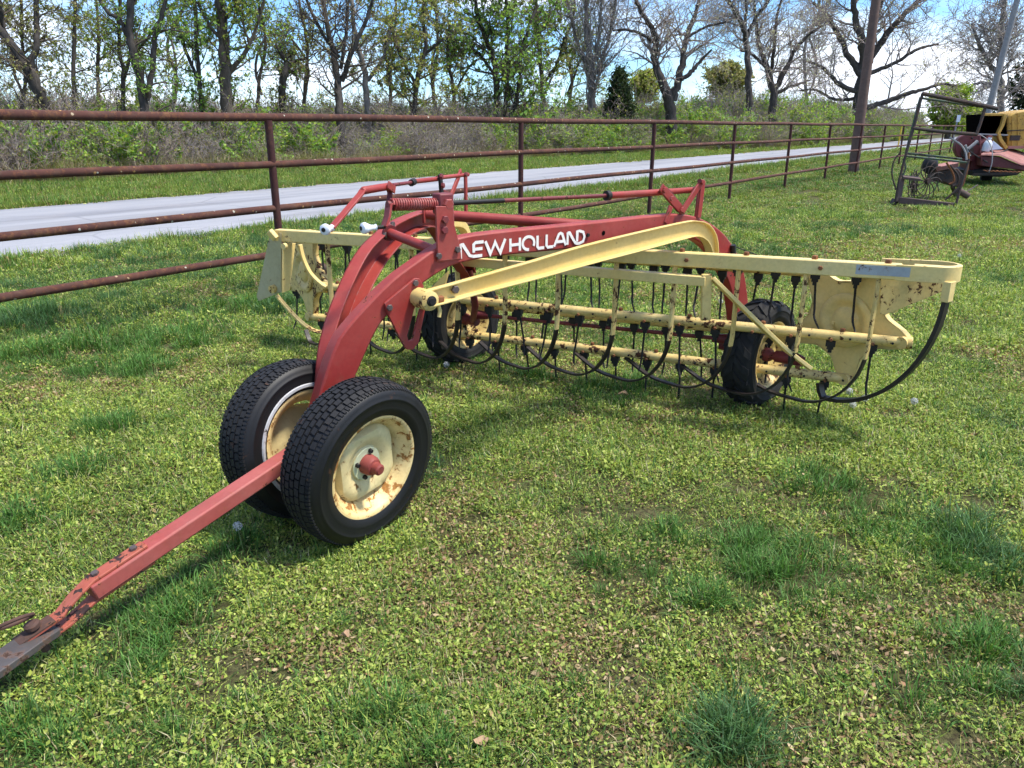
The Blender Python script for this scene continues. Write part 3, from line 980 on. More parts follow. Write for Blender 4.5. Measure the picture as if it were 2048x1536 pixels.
# far crank
kf = lpx(655, 458)
c1 = lpx(727, 381)
c2 = lpx(776, 373)
axf = unit(c2 - c1)
knob(kf, axf)
e2 = kf + axf * .03
MB().bar([e2, e2 + (c1 - e2) * .9, c1 - axf * .01, c1 + axf * .02], .030, .010, unit(np.cross(c1 - e2, axf))).build('crank_arm', 'red_paint', rake, 30, .002)
MB().tube([c1 - axf * .01, c1, c2], [.010, .017, .017], 12).build('crank_sleeve', 'red_paint', rake)
MB().tube([lpx(776, 374), lpx(780, 385), lpx(777, 420)], .013, 10).build('crank_bearing_post', 'dark_red_paint', rake)
for off in (.01, .055):
    link(lpx(776, 369, off), lpx(790, 380, off), .035, .008, LD.n, 'clevis_ear')
MB().tube([lpx(785, 370), lpx(872, 358)], .0085, 10).build('lift_screw', 'dark_red_paint', rake)
MB().tube([lpx(822, 366), lpx(828, 363)], .017, 10).build('screw_collar', 'black_iron', rake)
MB().tube([lpx(828, 363), lpx(874, 358)], .012, 10).build('lift_sleeve', 'red_paint', rake)
MB().tube([lpx(874, 356), lpx(936, 349)], .011, 10).build('lift_link_tube', 'red_paint', rake)
for off in (.0, .05):
    link(lpx(880, 348, off), lpx(884, 398, off), .04, .012, LD.n, 'toggle_plate', 'black_iron')
link(lpx(922, 341, .03), lpx(902, 392, .03), .03, .012, LD.n, 'toggle_link')
link(lpx(931, 347, .045), lpx(932, 425, .045), .03, .014, LD.n, 'upright_link')
link(lpx(885, 385, .03), lpx(902, 392, .03), .03, .02, LD.n, 'toggle_block', 'dark_red_paint')
for x, y in ((881, 353), (930, 349), (884, 371)):
    bolt(rake, lpx(x, y, .06), LD.n, mats(BOLT.copy(), 'dark_red_paint'), 1.4)

# ---- yellow lift arm in front of the near beam
arm_t = [ND.px(x, y, .07) for x, y in ((842, 580), (870, 573), (950, 551), (1060, 520), (1158, 491), (1260, 466), (1363, 443), (1390, 441), (1410, 447), (1424, 466), (1429, 490), (1429, 516))]
arm_l = [ND.px(x, y, .07) for x, y in ((846, 612), (880, 603), (965, 580), (1070, 553), (1168, 526), (1268, 500), (1360, 475), (1380, 471), (1392, 474), (1402, 482), (1409, 497), (1411, 516))]
At = arc_resample(arm_t, 45); Al = arc_resample(arm_l, 45)
b = MB()
b.loft(list(At), list(Al), ND.n * .008)
def inset(A, B, k):
    return [a + unit(bb - a) * k for a, bb in zip(A, B)]
b.loft(list(At), inset(At, Al, .007), ND.n * .030)
b.loft(inset(Al, At, .007), list(Al), ND.n * .052)
b.build('lift_arm', 'arm_paint', rake, 40, .002)
hb_ = ND.px(845, 597, .05)
MB().lathe([(-.05, .0001), (-.05, .040), (.035, .043), (.06, .040), (.066, .025), (.07, .0001)], hb_, ND.n, 28).build('arm_hub', 'yellow_worn', rake)
MB().lathe([(0, .0001), (0, .022), (.004, .022), (.006, .015), (.012, .014), (.012, .0001)], hb_ + ND.n * .066, ND.n, 18).build('hub_bolt', 'black_iron', rake)
MB().box(ND.px(880, 598, .10), (.032, .024, .026), (ND.d, ND.n, V(0, 0, 1))).build('arm_clamp', 'rusty_steel', rake, 30, .006)
MB().tube([ND.px(868, 606, .10), ND.px(877, 611, .10), ND.px(880, 622, .10), ND.px(878, 634, .10)], .0085, 10).build('clamp_handle', 'yellow_paint', rake)
bolt(rake, ND.px(909, 579, .088), ND.n, BOLT, 1.6)

# far lift arm: only its rounded end shows behind the near beam
fa = [LD.px(x, y, -.10) for x, y in ((862, 462), (890, 449), (908, 446), (922, 450), (931, 464), (934, 485), (936, 520), (938, 575))]
MB().bar(arc_resample(fa, 30), .05, .045, LD.n).build('far_lift_arm', 'arm_paint', rake, 50, .003)

# ---- reel and basket
W = V(math.sin(math.radians(140.3)), math.cos(math.radians(140.3)), 0)
NS = unit(np.cross(W, V(0, 0, 1)))
if np.dot(NS, V(-1.79, -3.97, 0)) < 0:
    NS = -NS
DV = V(3.284, -1.445, 0)                     # left spider -> right spider
BD = unit(DV)
CRs = V(1.791, 3.966, .568)
RS = 0.32
PH = math.radians(-9.7)
ends = [CRs + RS * (math.cos(PH + k * 2 * math.pi / 5) * W + math.sin(PH + k * 2 * math.pi / 5) * V(0, 0, 1)) for k in range(5)]

def spider(c, name_lbl, mat):
    N = 100
    po, pi_ = [], []
    for i in range(N):
        a = 2 * math.pi * i / N
        k = (math.cos(5 * (a - PH)) + 1) / 2
        r = .212 + (RS + .025 - .212) * k ** 2.2
        e = math.cos(a) * W + math.sin(a) * V(0, 0, 1)
        po.append(c + e * r)
    o = MB().prism(po, NS * -.010).build('reel_head', mat, rake, 30, .002)
    o['label'] = name_lbl
    # rolled lip round the edge
    b = MB()
    vs_, fs = [], []
    for i in range(N):
        p = po[i]
        inn_ = c + (p - c) * (1 - .010 / np.linalg.norm(p - c))
        vs_ += [p, p - NS * .045, inn_ - NS * .045, inn_]
    for i in range(N):
        j = (i + 1) % N
        for k in range(4):
            k2 = (k + 1) % 4
            fs.append((i * 4 + k, i * 4 + k2, j * 4 + k2, j * 4 + k))
    b.add(vs_, fs)
    b.build('rolled_edge', mat, o, 40)
    MB().lathe([(.001, .148), (.012, .145), (.020, .130), (.016, .105), (.006, .095), (.004, .075), (.014, .066), (.020, .05), (.020, .0001)], c, NS, 40).build('pressed_dish', mat, o, 40)
    for k in range(2):
        a = math.radians(20 + 180 * k)
        bolt(o, c + .058 * (math.cos(a) * W + math.sin(a) * V(0, 0, 1)) + NS * .018, NS, mats(BOLT.copy(), mat), 1.0)
    MB().tube([c - NS * .03, c - NS * .16], .05, 16).build('bearing', 'dark_frame_paint', o)
    for k in range(5):
        e = math.cos(PH + k * 2 * math.pi / 5) * W + math.sin(PH + k * 2 * math.pi / 5) * V(0, 0, 1)
        MB().tube([c + e * RS - NS * .02, c + e * RS + NS * .03], .032, 14).build('pivot', 'yellow_worn', o)
    return o
spider(CRs, 'yellow five-armed reel head, right end', 'yellow_paint')
spider(CRs - DV, 'yellow five-armed reel head, left end', 'yellow_worn')

# one rubber mount and one bent tine, shared by every tooth
bm_ = MB()
bm_.box((0, 0, -.020), (.048, .042, .030)).box((0, .004, -.041), (.034, .036, .022)).box((0, .006, -.060), (.020, .022, .024))
MOUNT = mats(bm_.mesh('rubber_mount', smooth=30), 'black_iron')
TINES = []
for q in range(4):
    tp = [(0, .006, -.06), (0.001, .004, -.14), (0.003, 0.0, -.20), (0.004, -.012, -.245), (0.004 + .01 * q, -.045 - .008 * q, -.295)]
    tp = arc_resample(tp, 12)
    TINES.append(mats(MB().tube(tp, [.0062] * 8 + [.006, .0055, .005, .0035], 7).mesh('tine'), 'black_iron'))
UB = np.cross(V(0, 0, 1), BD)
if UB[1] > 0: UB = -UB           # towards the camera side
TF = Matrix((Vector(tuple(BD)), Vector(tuple(-UB)), Vector((0, 0, 1)))).transposed().to_4x4()
TF_B = Matrix((Vector(tuple(-BD)), Vector(tuple(UB)), Vector((0, 0, 1)))).transposed().to_4x4()
Rt_ = random.Random(5)
for k in range(5):
    e = ends[k]
    a = e - DV - BD * .02; z_ = e + BD * .03
    bar_ = MB().tube([a + (z_ - a) * q for q in np.linspace(0, 1, 8)], .027, 18).build('tooth_bar', 'yellow_worn' if k in (0, 4) else 'yellow_worn', rake)
    if k == 0:
        MB().lathe([(-.03, .0285), (.0, .033), (.02, .031), (.024, .0001)], z_ - BD * .01, BD, 18).build('end_cap', 'yellow_worn', bar_)
    nT = 18
    L_ = np.linalg.norm(DV)
    ph = (0.35 + 0.37 * k) % 1.0
    for i in range(nT):
        sT = (i + 0.30 + 0.4 * ((k * 0.37) % 1)) * L_ / nT
        if sT > L_ - .02: continue
        p = e - DV + BD * sT + V(0, 0, -.022)
        tilt = Matrix.Rotation(math.radians(Rt_.gauss(0, 3.5)), 4, 'X') @ Matrix.Rotation(math.radians(Rt_.gauss(0, 3.5)), 4, 'Y')
        put(MOUNT, 'rubber_mount', bar_, p, TF)
        if Rt_.random() > .04:
            put(TINES[Rt_.randrange(4)], 'tine', bar_, p, TF @ tilt)
        if k in (0, 4):
            bolt(bar_, p + UB * .030 + V(0, 0, .006), UB, BOLT_RUST, .7)
            if i % 2 == 0:
                bolt(bar_, p + BD * .05 + V(0, 0, .049), V(0, 0, 1), BOLT_RUST, 1.0)
            bolt(bar_, p + BD * .09 + UB * .028 + V(0, 0, .018), UB, BOLT_BLACK, .55)

# top bar of the basket
ZT = .90
TL_ = V(-1.50, 4.895, ZT); TR_ = at_z(1762, 541, ZT)
TD = unit(TR_ - TL_); TN = V(TD[1], -TD[0], 0)
if TN[1] > 0: TN = -TN
path = [TL_ + (TR_ - TL_) * q for q in np.linspace(0, 1, 7)] + [TR_ + TD * .09]
rad = .098
c0 = TR_ + TD * .245
cc = c0 + TN * .024 - TN * rad
def sweep_h(b, path, hw, hh):
    vs_, fs = [], []
    for i, p in enumerate(path):
        t = unit(path[min(i + 1, len(path) - 1)] - path[max(i - 1, 0)])
        sd = np.cross(t, V(0, 0, 1))
        for u, v_ in ((-1, -1), (1, -1), (1, 1), (-1, 1)):
            vs_.append(p + sd * u * hw + V(0, 0, v_ * hh))
    for i in range(len(path) - 1):
        for k in range(4):
            k2 = (k + 1) % 4
            fs.append((i * 4 + k, i * 4 + k2, i * 4 + 4 + k2, i * 4 + 4 + k))
    fs += [(0, 1, 2, 3), tuple(len(path) * 4 - 1 - k for k in range(4))]
    b.add(vs_, fs)
b = MB()
sweep_h(b, path, .030, .037)
strap = [TR_ + TD * .06 + TN * .0245, TR_ + TD * .14 + TN * .0245]
for a in np.linspace(0, math.radians(190), 17):
    strap.append(cc + rad * (math.cos(a) * TN + math.sin(a) * TD))
tdir = unit(strap[-1] - strap[-2])
strap += [strap[-1] + tdir * .10, strap[-1] + tdir * .22]
sb2 = MB()
sweep_h(sb2, [p + V(0, 0, -.001) for p in strap], .007, .0375)
# a top lip that tapers away round the bend
lip_o, lip_i = [], []
for i, p in enumerate(strap[1:13]):
    t = unit(strap[min(i + 2, len(strap) - 1)] - strap[i])
    sd = np.cross(V(0, 0, 1), t)
    wdt = .050 * (1 - .75 * min(1, i / 9.0))
    lip_o.append(p + V(0, 0, .0375)); lip_i.append(p + sd * wdt + V(0, 0, .0375))
sb2.loft(lip_o, lip_i, V(0, 0, -.008))
top_bar = b.build('top_bar', 'yellow_paint', rake, 40, .006)
end_strap = sb2.build('end_strap', 'yellow_paint', top_bar, 40, .002)
MB().box(TR_ + TD * .005 + TN * .0315 + V(0, 0, .004), (.235, .002, .046), (TD, TN, V(0, 0, 1))).build('blue_patch', 'blue_patch', top_bar, 0)

# stripper bands: down from the top bar, round under the reel and back
def stripper(p, w, th, mat, zb=.150, drop=.53, back=.34, name='stripper_band', rr=.33, top_mat=None):
    """p: point under the top bar"""
    pts = [p, V(p[0], p[1], drop + .08), V(p[0], p[1], drop)]
    for a in np.linspace(0, math.pi / 2, 9)[1:]:
        pts.append(V(p[0], p[1], 0) - W * (rr * (1 - math.cos(a))) + V(0, 0, drop - (drop - zb) * math.sin(a)))
    pts.append(pts[-1] - W * back * .5 + V(0, 0, .006)); pts.append(pts[-1] - W * back * .5 + V(0, 0, .07))
    if top_mat:
        o = MB().bar(arc_resample(pts[:4], 8), w, th, NS).build(name, top_mat, rake, 50)
        MB().bar(arc_resample(pts[3:], 22), w, th, NS).build('worn_band', mat, o, 50)
    else:
        o = MB().bar(arc_resample(pts, 26), w, th, NS).build(name, mat, rake, 50)
    return o
T_at = lambda x: None
strip_x = [655, 735, 822, 914, 1010, 1117, 1233, 1350, 1477, 1612, 1757]
L_T = np.linalg.norm(TR_ - TL_)
for x in strip_x:
    yy = np.interp(x, [560, 1760], [488, 563])
    # point on the top bar's line seen in that column
    r = ray(x, yy)
    n2 = np.array([TN[0], TN[1], 0])
    o_ = np.array([0, 0, H])
    P = o_ + r * (np.dot(TL_ + TN * .006 - o_, n2) / np.dot(r, n2))
    P[2] = ZT - .037
    stripper(P, .028, .011, 'band_steel', top_mat='yellow_worn', back=.10 if x < 760 else .40)
    bolt(top_bar, P + V(0, 0, .074) + TD * .03 - TN * .004, V(0, 0, 1), BOLT_RUST, 1.1)
    if x in (735, 1350, 1612):
        bolt(top_bar, V(P[0], P[1], ZT) + TN * .023 + TD * .06, TN, BOLT_RUST, .9)
Pend = cc + rad * (math.cos(.55) * TN + math.sin(.55) * TD)
stripper(V(Pend[0], Pend[1], ZT - .037) + TD * .0, .050, .019, 'band_steel', zb=.15, drop=.80, back=.04, rr=.52, name='end_stripper_band')
MB().bar([V(Pend[0], Pend[1], ZT - .03), V(Pend[0], Pend[1], ZT - .125)], .058, .036, NS).build('band_clip', 'yellow_paint', rake, 30, .002)
# bearing plate under the turned-back end of the top bar
MB().prism([at_y(x, y, 3.72) for x, y in ((1762, 545), (1890, 556), (1886, 583), (1770, 630), (1760, 628))], V(.006, .010, 0)).build('bearing_plate', 'yellow_worn', rake, 30, .002)

# left end bracket: a folded plate with an olive-painted outer face
ed_t = at_y(563, 470, 4.84); ed_b = at_y(562, 586, 4.84)
d1 = unit(V(-.85, .52, 0)); d2 = unit(V(.62, .78, 0))
def pl_pt(x, y, dv):
    n2 = V(dv[1], -dv[0], 0)
    r = ray(x, y); o_ = np.array([0, 0, H])
    return o_ + r * (np.dot(ed_t - o_, n2) / np.dot(r, n2))
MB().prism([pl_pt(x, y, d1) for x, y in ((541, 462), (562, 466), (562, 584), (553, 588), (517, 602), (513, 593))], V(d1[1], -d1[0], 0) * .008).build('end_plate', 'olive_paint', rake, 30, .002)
MB().prism([pl_pt(x, y, d2) for x, y in ((564, 486), (590, 486), (578, 580), (563, 586))], V(d2[1], -d2[0], 0) * .008).build('end_plate', 'yellow_paint', rake, 30, .002)
ep = pl_pt(545, 568, d1) + V(-d1[1], d1[0], 0) * -.03
fr = -V(d1[1], -d1[0], 0); fr = fr if np.dot(fr, ep) < 0 else -fr
MB().box(ep + V(-.01, 0, .05), (.06, .03, .11), (d1, fr, V(0, 0, 1))).build('latch_block', 'yellow_worn', rake, 30, .006)
MB().tube([ep + fr * -.02 + V(0.01, 0, -.02), ep + fr * .07 + V(0.02, 0, -.03)], .026, 12).build('latch_sleeve', 'yellow_worn', rake)
MB().bar([at_y(538, 462, 4.82), at_y(552, 478, 4.82)], .05, .03, d1).build('corner_lug', 'yellow_paint', rake, 30, .004)
MB().tube([at_y(566, 493, 4.80), at_y(571, 492, 4.82)], .02, 12).build('pin_head', 'yellow_paint', rake)
# curved lower guard at the left end
gp = [at_y(x, y, 4.95) for x, y in ((553, 590), (575, 616), (600, 642), (622, 658), (640, 664), (660, 660))]
MB().bar(arc_resample(gp, 16), .04, .012, V(0, 1, 0.2)).build('lower_guard', 'yellow_worn', rake, 50, .002)
# curved stay from top bar to left reel head
gs = [at_y(x, y, 4.93) for x, y in ((600, 489), (606, 515), (620, 545), (640, 566), (652, 574))]
MB().bar(arc_resample(gs, 12), .035, .014, V(0.3, 1, 0)).build('curved_stay', 'yellow_paint', rake, 50, .002)

# rear frame of the basket
zf = .80
ra, rb = at_z(880, 519, zf), at_z(1412, 562, zf)
MB().bar([ra, rb], .05, .05, TN).build('rear_frame_bar', 'yellow_paint', rake, 30, .004)
Yr = rb[1]
MB().bar([at_y(1413, 548, Yr), at_y(1411, 640, Yr)], .05, .03, V(1, 0, 0)).build('rear_post', 'yellow_worn', rake, 30, .004)
MB().bar([at_y(1424, 556, Yr), at_y(1530, 660, Yr - .05), at_y(1575, 702, Yr - .1), at_y(1622, 738, Yr - .15)], .06, .02, V(0.2, -1, 0)).build('diagonal_brace', 'arm_paint', rake, 30, .003)
MB().bar([at_y(941, 505, 4.75), at_y(944, 610, 4.75)], .05, .03, V(1, 0, 0)).build('rear_post', 'yellow_worn', rake, 30, .004)
MB().prism([at_y(x, y, 4.6) for x, y in ((862, 575), (896, 542), (884, 590))], V(0.01, .012, 0)).build('gusset', 'yellow_paint', rake, 30, .002)
# axle shaft between the rear wheels, with knuckles
sa, sb = cRL + AX_R * .16 + V(0, 0, .05), cRR - AX_R * .13 + V(0, 0, .05)
MB().tube([sa, sb], .013, 12).build('drive_shaft', 'dark_red_paint', rake)
MB().tube([sa - unit(sb - sa) * .02, sa + unit(sb - sa) * .09], [.035, .024], 12).build('shaft_knuckle', 'dark_red_paint', rake)
MB().tube([sb - unit(sb - sa) * .16, sb - unit(sb - sa) * .02], [.026, .038], 12).build('shaft_knuckle', 'dark_red_paint', rake)
MB().tube([cRR - AX_R * .25, cRR + AX_R * .02], .03, 12).build('rear_axle', 'dark_red_paint', rake)
MB().tube([cRR + AX_R * .10, cRR + AX_R * .20 + V(0, 0, .01), cRR + AX_R * .26], [.034, .04, .03], 12).build('axle_gearbox', 'dark_red_paint', rake)
MB().tube([cRL - AX_R * .25, cRL + AX_R * .16], .03, 12).build('rear_axle', 'dark_red_paint', rake)
# trip rope from the rear of the side beam
rp = [ND.px(1470, 493, 0), at_y(1500, 505, 4.5), at_y(1550, 522, 4.3)]
MB().tube(arc_resample(rp, 10), .003, 5).build('trip_rope', 'black_iron', rake)
MB().tube([ND.px(1466, 490, .012), ND.px(1467, 516, .012)], .016, 10).build('rope_guide', 'black_iron', rake)

# ---- steel drawbar the rake is pinned to, with its pin
dp = tl(Lt + .172, -.035)
dend = at_z(-140, 1425, .14)
db = empty('drawbar', (dp[0], dp[1], 0))
tag(db, 'bare grey steel drawbar pinned to the rake tongue at lower left', 'drawbar')
MB().bar([dp + (dp - dend) * .13 + V(0, 0, -.002), dp, dend], .086, .024, AX_F).build('flat_bar', 'bare_steel', db, 30, .003)
pin = empty('hitch_pin', tl(Lt + .172, .0))
tag(pin, 'rusty hitch pin with a wire ring through the tongue strap', 'hitch pin')
MB().lathe([(-.09, .0001), (-.09, .013), (.004, .013), (.004, .022), (.016, .022), (.022, .015), (.022, .0001)], tl(Lt + .172, .0), tu, 16).build('pin_shaft', 'pin_rust', pin)
lp = []
for a in np.linspace(0, 2 * math.pi, 24):
    lp.append(tl(Lt + .20, .016) + td * (.046 * math.cos(a)) - AX_F * (.012 + .026 * math.sin(a)) + tu * (.030 + .026 * math.sin(a + 2.6)))
MB().tube(lp, .0058, 8, False).build('wire_ring', 'pin_rust', pin)

# ================================================================== ground plants
PROTO = {}
def proto_collection(name, meshes):
    c = bpy.data.collections.new(name)
    for i, me in enumerate(meshes):
        o = bpy.data.objects.new('%s_%02d' % (name, i), me)
        c.objects.link(o)
    return c
def scatter(name, pts, rots, scl, idx, coll, label, cat):
    me = bpy.data.meshes.new(name)
    N = len(pts)
    me.vertices.add(N)
    me.vertices.foreach_set('co', np.asarray(pts, np.float32).ravel())
    a = me.attributes.new('rot', 'FLOAT_VECTOR', 'POINT'); a.data.foreach_set('vector', np.asarray(rots, np.float32).ravel())
    a = me.attributes.new('scl', 'FLOAT_VECTOR', 'POINT'); a.data.foreach_set('vector', np.asarray(scl, np.float32).ravel())
    a = me.attributes.new('idx', 'INT', 'POINT'); a.data.foreach_set('value', np.asarray(idx, np.int32))
    me.update()
    o = bpy.data.objects.new(name, me)
    COL.objects.link(o)
    tag(o, label, cat, None, 'stuff')
    ng = bpy.data.node_groups.new(name + '_nodes', 'GeometryNodeTree')
    ng.interface.new_socket('Geometry', in_out='INPUT', socket_type='NodeSocketGeometry')
    ng.interface.new_socket('Geometry', in_out='OUTPUT', socket_type='NodeSocketGeometry')
    gi = ng.nodes.new('NodeGroupInput'); go = ng.nodes.new('NodeGroupOutput')
    ci = ng.nodes.new('GeometryNodeCollectionInfo')
    ci.inputs['Collection'].default_value = coll
    ci.inputs['Separate Children'].default_value = True
    ci.inputs['Reset Children'].default_value = True
    ip = ng.nodes.new('GeometryNodeInstanceOnPoints')
    ip.inputs['Pick Instance'].default_value = True
    def attr(nm, ty):
        n = ng.nodes.new('GeometryNodeInputNamedAttribute')
        n.data_type = ty
        n.inputs['Name'].default_value = nm
        return n.outputs['Attribute']
    ng.links.new(gi.outputs[0], ip.inputs['Points'])
    ng.links.new(ci.outputs[0], ip.inputs['Instance'])
    ng.links.new(attr('idx', 'INT'), ip.inputs['Instance Index'])
    e2r = ng.nodes.new('FunctionNodeEulerToRotation')
    ng.links.new(attr('rot', 'FLOAT_VECTOR'), e2r.inputs[0])
    ng.links.new(e2r.outputs[0], ip.inputs['Rotation'])
    ng.links.new(attr('scl', 'FLOAT_VECTOR'), ip.inputs['Scale'])
    ng.links.new(ip.outputs[0], go.inputs[0])
    md = o.modifiers.new('scatter', 'NODES')
    md.node_group = ng
    return o

def leaf_clump(n, rad, size, hgt, cols, g, flat=0.62):
    """small broad leaves on no visible stems: creeping weeds"""
    a = g.random(n) * 2 * np.pi
    r = rad * np.sqrt(g.random(n))
    cx, cy = r * np.cos(a), r * np.sin(a)
    cz = hgt * g.random(n) ** 0.8 * (1 - 0.55 * (r / rad) ** 2) + 0.003
    th = g.random(n) * 2 * np.pi
    tilt = g.normal(0, flat, n)
    s = size * (0.45 + 1.15 * g.random(n) ** 1.5)
    ux, uy, uz = np.cos(th) * np.cos(tilt), np.sin(th) * np.cos(tilt), np.sin(tilt)
    roll = g.normal(0, flat * .8, n)
    vx, vy, vz = -np.sin(th) * np.cos(roll), np.cos(th) * np.cos(roll), np.sin(roll)
    c = np.stack([cx, cy, cz], 1)
    u = np.stack([ux, uy, uz], 1) * s[:, None]
    v = np.stack([vx, vy, vz], 1) * s[:, None] * 0.62
    q = np.stack([c - u * .5, c + v * .5 + u * .05, c + u * .55, c - v * .5 + u * .05], 1)
    q[:, :, 2] = np.maximum(q[:, :, 2], 0.001)
    cols = np.asarray(cols)
    k = g.integers(0, len(cols), n)
    cc = cols[k] * (0.55 + 0.7 * g.random(n))[:, None]
    return q, cc
def blades(n, rad, L, wid, cols, g, lean=0.5, bend=0.5):
    """grass blades as two-piece bent strips"""
    a = g.random(n) * 2 * np.pi
    r = rad * np.sqrt(g.random(n))
    b0 = np.stack([r * np.cos(a), r * np.sin(a), np.zeros(n)], 1)
    th = a + g.normal(0, 0.9, n)
    ln = L * (0.55 + 0.6 * g.random(n))
    le = np.abs(g.normal(0, lean, n))
    d1 = np.stack([np.cos(th) * np.sin(le), np.sin(th) * np.sin(le), np.cos(le)], 1)
    le2 = np.minimum(le + np.abs(g.normal(bend, bend * .5, n)), 1.75)
    d2 = np.stack([np.cos(th) * np.sin(le2), np.sin(th) * np.sin(le2), np.cos(le2)], 1)
    s = np.stack([-np.sin(th), np.cos(th), np.zeros(n)], 1) * (wid * (0.7 + 0.6 * g.random(n)))[:, None]
    p1 = b0 + d1 * (ln * .5)[:, None]
    p2 = p1 + d2 * (ln * .5)[:, None]
    q1 = np.stack([b0 - s * .5, b0 + s * .5, p1 + s * .45, p1 - s * .45], 1)
    q2 = np.stack([p1 - s * .45, p1 + s * .45, p2 + s * .06, p2 - s * .06], 1)
    cols = np.asarray(cols)
    cc = cols[g.integers(0, len(cols), n)] * (0.7 + 0.6 * g.random(n))[:, None]
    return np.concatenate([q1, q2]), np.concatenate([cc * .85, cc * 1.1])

g = np.random.default_rng(3)
GREENS = [(.32, .41, .07), (.40, .48, .11), (.22, .34, .055), (.48, .51, .15), (.36, .42, .075)]
OLIVE = [(.20, .29, .05), (.135, .22, .036), (.29, .33, .08)]
TANS = [(.40, .26, .14), (.32, .22, .11), (.48, .36, .21), (.26, .21, .07), (.33, .18, .10)]
GRASS = [(.062, .155, .028), (.09, .21, .042), (.14, .27, .065), (.075, .145, .035)]
BLUEG = [(.07, .16, .05), (.11, .21, .085), (.06, .125, .037)]
weeds = []
for k in range(8):
    q, c = leaf_clump(70, .078, .0115, .040, GREENS if k < 5 else (OLIVE if k < 7 else GREENS + OLIVE), g)
    q2, c2 = leaf_clump(12, .08, .013, .016, TANS, g)
    q3, c3 = blades(24, .085, .062, .0028, GRASS + GREENS[:2] + [(.42, .38, .22)], g, .8, .5)
    weeds.append(quads_mesh('weed_clump', np.concatenate([q, q2, q3]), np.concatenate([c, c2, c3]), 'grass_mat'))
for k in range(4):
    q, c = leaf_clump(30, .075, .0125, .034, OLIVE + GREENS[:2], g)
    q2, c2 = leaf_clump(32, .08, .0135, .026, TANS, g, .8)
    q3, c3 = blades(12, .08, .055, .0025, [(.40, .33, .2), (.30, .25, .13), (.2, .26, .07), (.13, .22, .05)], g, 1.0, .6)
    weeds.append(quads_mesh('weed_clump', np.concatenate([q, q2, q3]), np.concatenate([c, c2, c3]), 'grass_mat'))
WEED = proto_collection('weed_clump', weeds)
tufts = []
for k in range(6):
    q, c = blades(40, .065, .075 + .014 * k, .0038, GRASS if k < 4 else BLUEG, g, .45, .5)
    q2, c2 = blades(6, .05, .07, .003, [(.34, .30, .16), (.28, .24, .1)], g, 1.0, .4)
    tufts.append(quads_mesh('grass_tuft', np.concatenate([q, q2]), np.concatenate([c, c2]), 'grass_mat'))
TUFT = proto_collection('grass_tuft', tufts)
fars = []
for k in range(8):
    q, c = blades(60, .20, .12, .010, [(.16, .25, .04), (.21, .29, .055), (.11, .21, .04), (.26, .28, .08)] if k < 4 else GRASS + [(.25, .21, .10)], g, .6, .5)
    q2, c2 = leaf_clump(40, .20, .035, .05, GREENS + TANS[:2] if k < 6 else TANS + OLIVE, g)
    fars.append(quads_mesh('turf_clump', np.concatenate([q, q2]), np.concatenate([c, c2]), 'grass_mat'))
TURF = proto_collection('turf_clump', fars)

def sector(n_per, r0, r1, half=55):
    ar = math.radians(2 * half) / 2 * (r1 * r1 - r0 * r0)
    n = int(n_per * ar)
    r = np.sqrt(rng.random(n) * (r1 * r1 - r0 * r0) + r0 * r0)
    a = (rng.random(n) * 2 - 1) * math.radians(half)
    return np.stack([r * np.sin(a), r * np.cos(a)], 1)
def ncoord(p):
    return p[:, 0] * FN[0] + p[:, 1] * FN[1]
def off_road(p):
    n = ncoord(p)
    return (n < 10.55) | (n > 16.95)
# how grassy a spot is (0..1): drifts of grass among the creeping weeds
def grassy(x, y):
    n = x * FN[0] + y * FN[1]
    base = fbm(x, y, 1.05)
    b2 = fbm(x, y, 0.35, 40)
    far = np.clip((np.hypot(x, y) - 5) / 8, 0, 1) * .11
    lft = np.clip((n - 2.0) / 2.2, 0, 1) * .14
    return base * .6 + b2 * .4 + far + lft
clump_px = [(1560, 1150, .30), (1480, 1090, .16), (1640, 980, .22), (1850, 1070, .34), (1960, 1130, .2), (1990, 1340, .26), (1390, 1200, .12), (1330, 1080, .10), (740, 1440, .12), (1470, 1500, .16),
            (320, 1250, .20), (380, 1180, .16), (430, 1120, .12), (480, 1100, .10), (20, 1050, .25), (170, 940, .22), (1210, 790, .30), (1300, 770, .25), (1080, 760, .2), (60, 1480, .14), (700, 1240, .05),
            (840, 960, .06), (150, 700, .5), (380, 680, .45), (270, 740, .35), (500, 620, .5), (60, 640, .5), (220, 860, .2), (1180, 1130, .08), (1840, 1420, .10), (250, 1330, .16), (880, 1500, .1), (1150, 1390, .06)]
TCL = np.array([[*at_z(x, y, 0)[:2], r] for x, y, r in clump_px])
wp, ws, wi = [], [], []
gp_, gs_, gi_ = [], [], []
